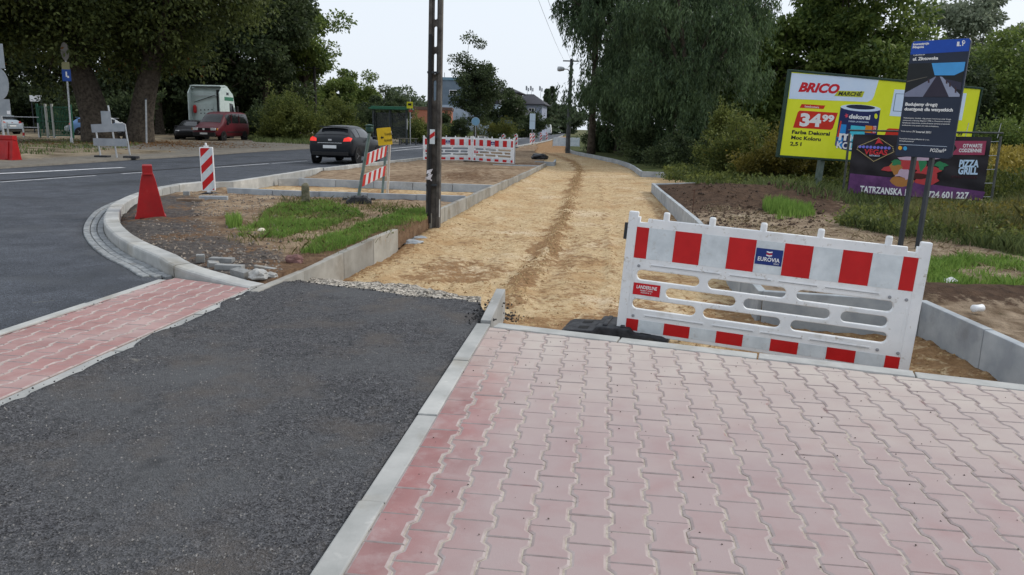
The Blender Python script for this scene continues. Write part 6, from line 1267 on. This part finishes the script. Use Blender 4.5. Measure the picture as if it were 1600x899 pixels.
# ================================================================== SIGNS, SHELTER, FENCE ON THE LEFT
SBACK = mat('sign_back', (.26, .29, .32), (.34, .37, .40), scale=3, rough=.45, metallic=.4); GALV = STEEL
Y = 28.5; o_ = base(6, Y, .1); s1 = thing('road_sign', 'stacked grey sign backs on a post at the frame edge above the red block', 'road sign', o_)
lz = lambda px, py, Y_: AT(px, py, Y_)
P('post', GALV, s1, lambda b: b.tube([(0, 0, -.1), (-.12, 0, 4.6)], .04, 10))
def disc(nm, par, c, rx, rz, m, th=.012): return P(nm, m, par, lambda b: b.prism(ell(c[0], c[2], rx, rz, 28), -th, 0, f=lambda x, z, y: (x, c[1]+y, z)))
q = lz(-2, 131, Y)-o_; disc('round_plate', s1, (q.x, -.05, q.z), .40, .58, SBACK); q = lz(-6, 88, Y)-o_; bx('square_plate', s1, SBACK, (q.x, -.05, q.z), (.62, .012, .86), .003); q = lz(9, 168, Y)-o_; bx('small_plate', s1, SBACK, (q.x, -.05, q.z), (.40, .012, .58), .003); bx('sticker', s1, WPRINT, (q.x+.12, -.058, q.z-.18), (.12, .004, .12), .001)
o_ = G(112.5, 226, .1); Y = o_.y; s2 = thing('road_sign', 'slim post with round sign back, yellow plate and blue board', 'road sign', o_)
q = lz(101, 70, Y)-o_; P('post', GALV, s2, lambda b: b.tube([(0, 0, -.1), (q.x, 0, q.z)], .045, 10)); q = lz(102.5, 81, Y)-o_; disc('round_plate', s2, (q.x, -.06, q.z), .22, .46, flat('sign_dim', (.16, .15, .14), .5)); q = lz(103.5, 103, Y)-o_; bx('yellow_plate', s2, flat('dull_yellow', (.26, .25, .13), .5), (q.x, -.06, q.z), (.42, .012, .38), .003); q = lz(105, 118, Y)-o_; bl_ = bx('blue_board', s2, flat('traffic_blue', (.015, .07, .32), .45), (q.x, -.06, q.z), (.46, .012, .60), .003)
bx('pictogram', bl_, WPRINT, (q.x, -.068, q.z+.05), (.08, .004, .26), .001); bx('pictogram', bl_, WPRINT, (q.x+.08, -.068, q.z-.08), (.1, .004, .1), .001); bx('base_sleeve', s2, GALV, (.0, 0, .1), (.12, .12, .5), .02)
o_ = G(180, 247, .06); Y = o_.y; s3 = thing('sign_stand', 'back of a grey two board sign stand by the road', 'road sign', o_)
def L3(px, py): v = lz(px, py, Y)-o_; return Vector((v.x, 0, v.z))
for a, b2 in (((183, 247), (169, 165)), ((157, 243), (149, 200)), ((203, 242), (195, 194))): P('post', GALV, s3, lambda b: b.tube([L3(*a), L3(*b2)], .032, 8))
for a, b2, hh in (((144, 201), (195, 199), .30), ((147, 222), (199, 223), .28)): A, B = L3(*a), L3(*b2); P('board', SBACK, s3, lambda b: b.bar(A+Vector((0, -.05, 0)), B+Vector((0, -.05, 0)), .02, hh)); 
A = L3(167, 185); bx('square_plate', s3, SBACK, (A.x, -.06, A.z), (.36, .012, .52), .003)
for px in (158, 203): A = L3(px, 244); bx('foot', s3, BLACKR, (A.x, .1, .03), (.5, .3, .1), .02)
o_ = G(229, 226, .1); s4 = thing('marker_pole', 'thin bare pole beside the leaning willow trunk', 'pole', o_); q = lz(228, 155, o_.y)-o_; P('shaft', GALV, s4, lambda b: b.tube([(0, 0, -.1), (q.x, 0, q.z)], .05, 8)); bx('shaft_cap', s4, DARKM, (q.x, 0, q.z), (.12, .12, .08), .01)
# green gate and railing
o_ = G(92, 217, .1); Yg = o_.y; gt = thing('garden_gate', 'green mesh gate between pale posts behind the verge', 'gate', o_); GRN = flat('gate_green', (.015, .10, .06), .5)
gx = lambda px: (AT(px, 190, Yg)-o_).x; gz = lambda py: (AT(90, py, Yg)-o_).z
for px, mm in ((73, flat('pale_post', (.45, .47, .45), .6)), (83, MATS['pale_post']), (112, GRN), (60, GRN)): P('post', mm, gt, lambda b: b.bar((gx(px), 0, -.2), (gx(px), 0, gz(163)), .12), bevel=.01)
for py in (168, 190, 212): P('rail', GRN, gt, lambda b: b.bar((gx(60), 0, gz(py)), (gx(112), 0, gz(py)), .06), bevel=.005)
for x in np.linspace(gx(61), gx(111), 22): P('bar', GRN, gt, lambda b: b.bar((x, .02, gz(213)), (x, .02, gz(166)), .022))
for py in np.linspace(170, 211, 9): P('wire', GRN, gt, lambda b: b.bar((gx(60), .03, gz(py)), (gx(112), .03, gz(py)), .012))
o_ = G(40, 216, .1); rl = thing('railing', 'low pale railing with red white post beyond the verge', 'railing', o_); Yr = o_.y; rx_ = lambda px: (AT(px, 200, Yr)-o_).x; rz_ = lambda py: (AT(40, py, Yr)-o_).z
for px, mm in ((36, REFW), (12, GALV), (60, GALV)): P('post', mm, rl, lambda b: b.bar((rx_(px), 0, -.1), (rx_(px), 0, rz_(192)), .08), bevel=.006)
for py in (183, 199): P('rail', GALV, rl, lambda b: b.bar((rx_(-20), 0, rz_(py)), (rx_(62), 0, rz_(py)), .05), bevel=.004)
bx('red_band', rl, REFR, (rx_(36), -.01, .25), (.09, .09, .2), .004)
o_ = AT(56, 156, 66); nb = thing('notice_board', 'pale notice board on posts above the parked cars', 'sign', (o_.x, 66, .1)); bx('panel', nb, WPRINT, (0, 0, o_.z), (1.0, .04, .5), .005)
for sx in (-1, 1): P('post', DARKM, nb, lambda b: b.bar((sx*.4, .04, -.1), (sx*.4, .04, o_.z+.2), .07))

# bus shelter
o_ = base(612, 60, .08); sh_ = thing('bus_shelter', 'glazed bus shelter with green roof across the road', 'bus shelter', o_, R(4)); SG = mat('shelter_green', (.02, .11, .06), (.03, .14, .08), rough=.45); SF = flat('shelter_frame', (.05, .06, .065), .5)
PANE = mat('shelter_glass', (.05, .06, .065), (.07, .08, .085), rough=.1, alpha=.55)
P('roof', SG, sh_, lambda b: (b.box((0, 0, 2.62), (3.3, 1.7, .14)), b.box((0, -.1, 2.74), (3.0, 1.3, .1))), bevel=.03)
for x in (-1.35, -.1, 1.15):
    for y in (-.6, .6): P('post', SF, sh_, lambda b: b.bar((x, y, -.1), (x, y, 2.56), .09), bevel=.008)
for x0, x1 in ((-1.3, -.15), (-.05, 1.1)):
    P('pane', PANE, sh_, lambda b: b.box(((x0+x1)/2, .6, 1.35), (x1-x0, .012, 2.0))); P('rail', SF, sh_, lambda b: b.box(((x0+x1)/2, .6, 1.2), (x1-x0, .05, .06)))
for x in (-1.35, 1.15): P('pane', PANE, sh_, lambda b: b.box((x, 0, 1.35), (.012, 1.1, 2.0)))
P('timetable', flat('timetable_grey', (.30, .32, .32), .6), sh_, lambda b: b.box((1.19, -.1, 1.5), (.03, .6, .8)), bevel=.01); P('bench', SF, sh_, lambda b: (b.box((-.1, .35, .46), (2.0, .36, .05)), b.box((-.9, .35, .2), (.06, .3, .5)), b.box((.7, .35, .2), (.06, .3, .5))), bevel=.01)
o_ = base(641, 59, .08); bs = thing('bus_stop_sign', 'yellow bus stop plate on a pole beside the shelter', 'road sign', o_); P('post', GALV, bs, lambda b: b.tube([(0, 0, -.1), (0, 0, 3.4)], .035, 8)); zc_ = (AT(640, 164.5, 59)-o_).z; pn_ = bx('plate', bs, flat('stop_yellow', (.62, .58, .02), .45), (-.02, -.05, zc_), (.46, .02, .5), .02); bx('pictogram', pn_, BPRINT, (-.02, -.063, zc_+.05), (.26, .006, .16), .01); bx('red_plate', bs, flat('brick_red', (.3, .07, .05), .5), (.05, -.05, zc_-.42), (.3, .02, .2), .01)
o_ = base(637, 57.5, .08); bn = thing('bench', 'plain park bench beside the bus shelter', 'bench', o_, R(5)); WOOD = mat('bench_wood', (.16, .15, .12), (.28, .26, .2), scale=8, rough=.8)
for i_ in range(3): P('slat', WOOD, bn, lambda b: b.box((0, -.14+.14*i_, .45), (1.5, .11, .04)), bevel=.008)
for sx in (-1, 1): P('leg', SF, bn, lambda b: (b.box((sx*.6, 0, .2), (.07, .36, .46))), bevel=.01)
o_ = base(630, 105, .05); fl = thing('street_lamp', 'small far street lamp above the shelter', 'street lamp', o_); P('post', GALV, fl, lambda b: b.tube([(-.35, 0, 0), (-.35, 0, 5.2), (-.2, 0, 5.5), (.3, 0, 5.55)], .06, 8)); P('lamp_head', GALV, fl, lambda b: b.lathe([(.02, .2), (.12, .17), (.16, .05), (.1, .0)], (.4, 0, 5.4), 12))

# round blue sign, square board, rail, white panel
o_ = base(743, 62, .05); rs = thing('road_sign', 'round pale blue traffic sign behind the far barriers', 'road sign', o_); zc_ = (AT(743, 190, 62)-o_).z; P('post', GALV, rs, lambda b: b.tube([(0, 0, -.1), (0, 0, zc_)], .035, 8)); disc('round_plate', rs, (0, -.05, zc_), .31, .31, flat('pale_traffic_blue', (.22, .42, .58), .45)); disc('plate_rim', rs, (0, -.044, zc_), .335, .335, flat('sign_rim', (.5, .55, .6), .5), .006)
o_ = base(794, 84, .05); sb = thing('road_sign', 'square slate blue sign back behind the yellow shrub', 'road sign', o_); zc_ = (AT(794, 194, 84)-o_).z; P('post', GALV, sb, lambda b: b.tube([(0, .04, -.1), (0, .04, zc_+.3)], .04, 8)); bx('square_plate', sb, flat('slate_blue', (.09, .13, .19), .5), (0, 0, zc_), (.8, .02, .8), .01)
o_ = base(755, 60, .05); cr = thing('hoop_rail', 'bent grey hoop rail behind the far barriers', 'railing', o_); P('hoop', GALV, cr, lambda b: b.tube([(-.5, 0, -.1), (-.5, 0, .5), (-.35, 0, .68), (.35, 0, .68), (.5, 0, .5), (.5, 0, -.1)], .03, 8)); P('mid_bar', GALV, cr, lambda b: b.tube([(-.5, 0, .3), (.5, 0, .3)], .02, 6))
o_ = base(831.5, 112, .05); ws = thing('advert_pylon', 'tall narrow white advertising panel in front of the house', 'sign', o_); bx('panel', ws, flat('pale_panel', (.55, .66, .75), .5), (0, 0, 2.35), (.8, .12, 2.2), .03); bx('panel_rule', ws, GREYP, (0, -.065, 2.4), (.76, .01, .05), .002); P('post', GALV, ws, lambda b: b.bar((0, 0, -.1), (0, 0, 1.3), .12))
for i_, (px, lb) in enumerate(((875, 'low white panel left of the lamp post'), (896, 'low white panel right of the lamp post'))):  # plain white panels stand where a pale patch lies beside the road
    o_ = base(px, 66, .0); wf = thing('low_panel', lb, 'fence', o_, R(4), 'low white panels'); bx('sheet', wf, mat('white_sheet', (.50, .58, .66), (.66, .72, .78), scale=5, rough=.5, bump=.4, bscale=5), (0, 0, .42), (1.15, .03, .72), .004)
    for sx in (-1, 1): P('post', GALV, wf, lambda b: b.bar((sx*.58, 0, -.2), (sx*.58, 0, .84), .04))
rock('tarp_heap', 'black plastic tarp bundle lying on the far plot', 843, 248.5, .36, flat('black_film', (.010, .011, .014), .35), .02, .5, 3, 'tarp')

# lamp post by the sand path and overhead wires
o_ = G(887, 236, 0); lp_ = thing('street_lamp', 'tall dark lamp post with bracket lamp beside the sand path', 'street lamp', o_); Yl = o_.y; hz_ = (AT(889, 92, Yl)-o_).z
P('post', mat('lamp_concrete', (.05, .055, .06), (.10, .11, .115), scale=3, rough=.85), lp_, lambda b: b.tube([(0, 0, -.2), (.0, 0, 2), (.03, 0, hz_)], [.17, .15, .10], 12)); za = (AT(880, 108, Yl)-o_).z
P('bracket', GALV, lp_, lambda b: b.tube([(0, 0, za-.25), (-.2, 0, za-.02), (-.45, 0, za)], .035, 8)); P('lamp_head', mat('lamp_shell', (.45, .47, .5), (.58, .6, .62), rough=.4), lp_, lambda b: b.lathe([(.03, .5), (.13, .42), (.18, .15), (.15, .0), (.02, -.03)], (-.48-.42, 0, za), 14, axis='X'), smooth=True); bx('cross_arm', lp_, DARKM, (0, 0, hz_-.15), (1.1, .08, .08), .005)
def wire(label, a, b_, sag, r=.012, group='overhead wires'):
    a, b_ = Vector(a), Vector(b_); pts = [a.lerp(b_, i/14)-Vector((0, 0, sag*4*(i/14)*(1-i/14)))-a for i in range(15)]; o = P('wire', DARKM, None, lambda b: b.tube(pts, r, 5)); o.location = a; tag(o, label, 'wire', group)
for i_, lb in enumerate(('overhead wire nearest the willow', 'middle overhead wire running to the lamp post', 'overhead wire farthest from the willow')): wire(lb, o_+Vector((.5-.5*i_, 0, hz_-.1)), AT(862-16*i_, -30, 24), .12, .006)
o_ = base(494, 78, 0); wp = thing('utility_pole', 'dark pole standing in front of the tall trees', 'utility pole', o_); hp = (AT(493, 104, 78)-o_).z; P('shaft', flat('pole_dark', (.03, .028, .026), .9), wp, lambda b: b.tube([(0, 0, -.2), (0, 0, hp)], [.18, .13], 10)); bx('cross_arm', wp, MATS['pole_dark'], (0, 0, hp-.2), (1.0, .1, .1), .01)
for i_, lb in enumerate(('upper wire slung across the dark trees', 'lower wire slung across the dark trees')): wire(lb, o_+Vector((-.3, 0, hp-.1-.3*i_)), AT(235, 74+8*i_, 70), .5, .018)

# ================================================================== BUILDINGS
def box_house(name, label, loc, rz, w, d, h, wallm, roofm, kind='flat', wins=(), eave=.4, rh=1.6, loc2=None):
    t = thing(name, label, 'building', loc, rz); P('wall', wallm, t, lambda b: b.box((0, d/2, h/2-.2), (w, d, h+.4)))
    if kind == 'flat': P('roof', roofm, t, lambda b: b.box((0, d/2, h+.2), (w+.3, d+.3, .5)), bevel=.03)
    else:
        x, y0, y1 = w/2+eave, -eave, d+eave; k = min(x, (y1-y0)/2)*.8
        P('roof', roofm, t, lambda b: b.add([(-x, y0, h), (x, y0, h), (x, y1, h), (-x, y1, h), (-x+k, (y0+y1)/2, h+rh), (x-k, (y0+y1)/2, h+rh), (-x, y0, h-.15), (x, y0, h-.15), (x, y1, h-.15), (-x, y1, h-.15)], [(0, 1, 5, 4), (1, 2, 5), (2, 3, 4, 5), (3, 0, 4), (6, 9, 8, 7), (0, 6, 7, 1), (1, 7, 8, 2), (2, 8, 9, 3), (3, 9, 6, 0)]))
    for (x, z, ww, hh) in wins:
        f = P('window', WPRINT, t, lambda b: b.box((x, -.02, z), (ww, .08, hh)), bevel=.01); P('pane', GLASS, f, lambda b: b.box((x, -.065, z), (ww-.18, .02, hh-.18))); P('mullion', WPRINT, f, lambda b: b.box((x, -.08, z), (.07, .02, hh-.16)))
    return t
SLB = mat('slate_render', (.13, .18, .23), (.17, .22, .27), scale=1, rough=.8); RFD = mat('dark_roof', (.035, .035, .045), (.06, .06, .07), scale=3, rough=.8); PBL = mat('pale_blue_render', (.34, .42, .50), (.40, .48, .56), scale=1, rough=.85); TAN = mat('tan_render', (.30, .28, .24), (.36, .34, .30), scale=1, rough=.85)
ORG = mat('orange_brick', (.34, .13, .08), (.42, .17, .11), scale=3, rough=.85)
bA = box_house('office_block', 'slate blue block behind the airy tree', base(716, 142), R(-6), 9.5, 10, 9.6, SLB, mat('blue_roof_band', (.13, .24, .32), (.17, .28, .36), rough=.6), 'flat', [(-1.0+2.4*i, 7.4, 1.4, .9) for i in range(3)]+[(-1+2.4*i, 4.2, 1.4, 1.0) for i in range(3)])
P('lower_band', PBL, bA, lambda b: b.box((0, -.06, 3.0), (9.4, .1, 4.4))); P('antenna', DARKM, bA, lambda b: b.tube([(-3, 2, 9.6), (-3, 2, 11)], .05, 6))
box_house('house', 'pale blue wall of the house half hidden by the airy tree', base(764, 128), R(-4), 3.0, 9, 5.2, PBL, RFD, 'flat', [(-.4, 3.6, 1.0, 1.1)])
box_house('house', 'tan house with white eaves behind the tree', base(786, 150), R(-8), 4.8, 9, 8.0, TAN, RFD, 'hip', [(1.2, 6.4, 1.0, 1.0)], .9, 1.1)
hb_ = box_house('house', 'blue grey house with dark hipped roof down the road', base(822, 158), R(-8), 6.2, 10, 6.2, mat('violet_grey_render', (.24, .27, .36), (.29, .32, .41), scale=1, rough=.85), RFD, 'hip', [(-1.6, 4.8, 1.2, 1.2), (1.0, 4.8, 1.2, 1.2)], .7, 2.1)
P('chimney', RFD, hb_, lambda b: b.box((-2.2, 4, 7.4), (.8, .8, 1.8))); 
for x in (-.6, .3, 2.2): P('aerial', GREYP, hb_, lambda b: (b.bar((x, 5, 7.6), (x, 5, 9.8), .06), b.box((x-.2, 5, 9.5), (.3, .1, .9)), b.box((x+.25, 5, 9.2), (.25, .1, .7))))
wg = box_house('house', 'low white fronted extension with red band below the house', base(816, 132), R(-6), 3.6, 8, 3.4, mat('white_render', (.52, .53, .56), (.60, .61, .63), scale=1, rough=.85), RFD, 'hip', [(-.4, 2.5, 1.1, 1.1), (1.1, 2.5, .9, 1.1)], .6, 1.2); P('red_band', flat('red_awning', (.42, .07, .09), .6), wg, lambda b: b.box((-.6, -.15, 1.7), (2.2, .2, .4)))
box_house('warehouse', 'orange brick warehouse behind the shelter', base(662, 128), R(3), 9, 10, 4.0, ORG, mat('brown_roof', (.10, .06, .05), (.14, .09, .07), rough=.8), 'flat', [(-2.5, 2.4, 1.2, .8), (1.5, 2.4, 1.2, .8)])
box_house('house', 'red roofed house at the end of the road', base(849, 225), R(-5), 7, 8, 4, TAN, mat('rust_roof', (.20, .08, .06), (.26, .11, .08), rough=.8), 'hip', [(-1.5, 2.2, 1, 1)])
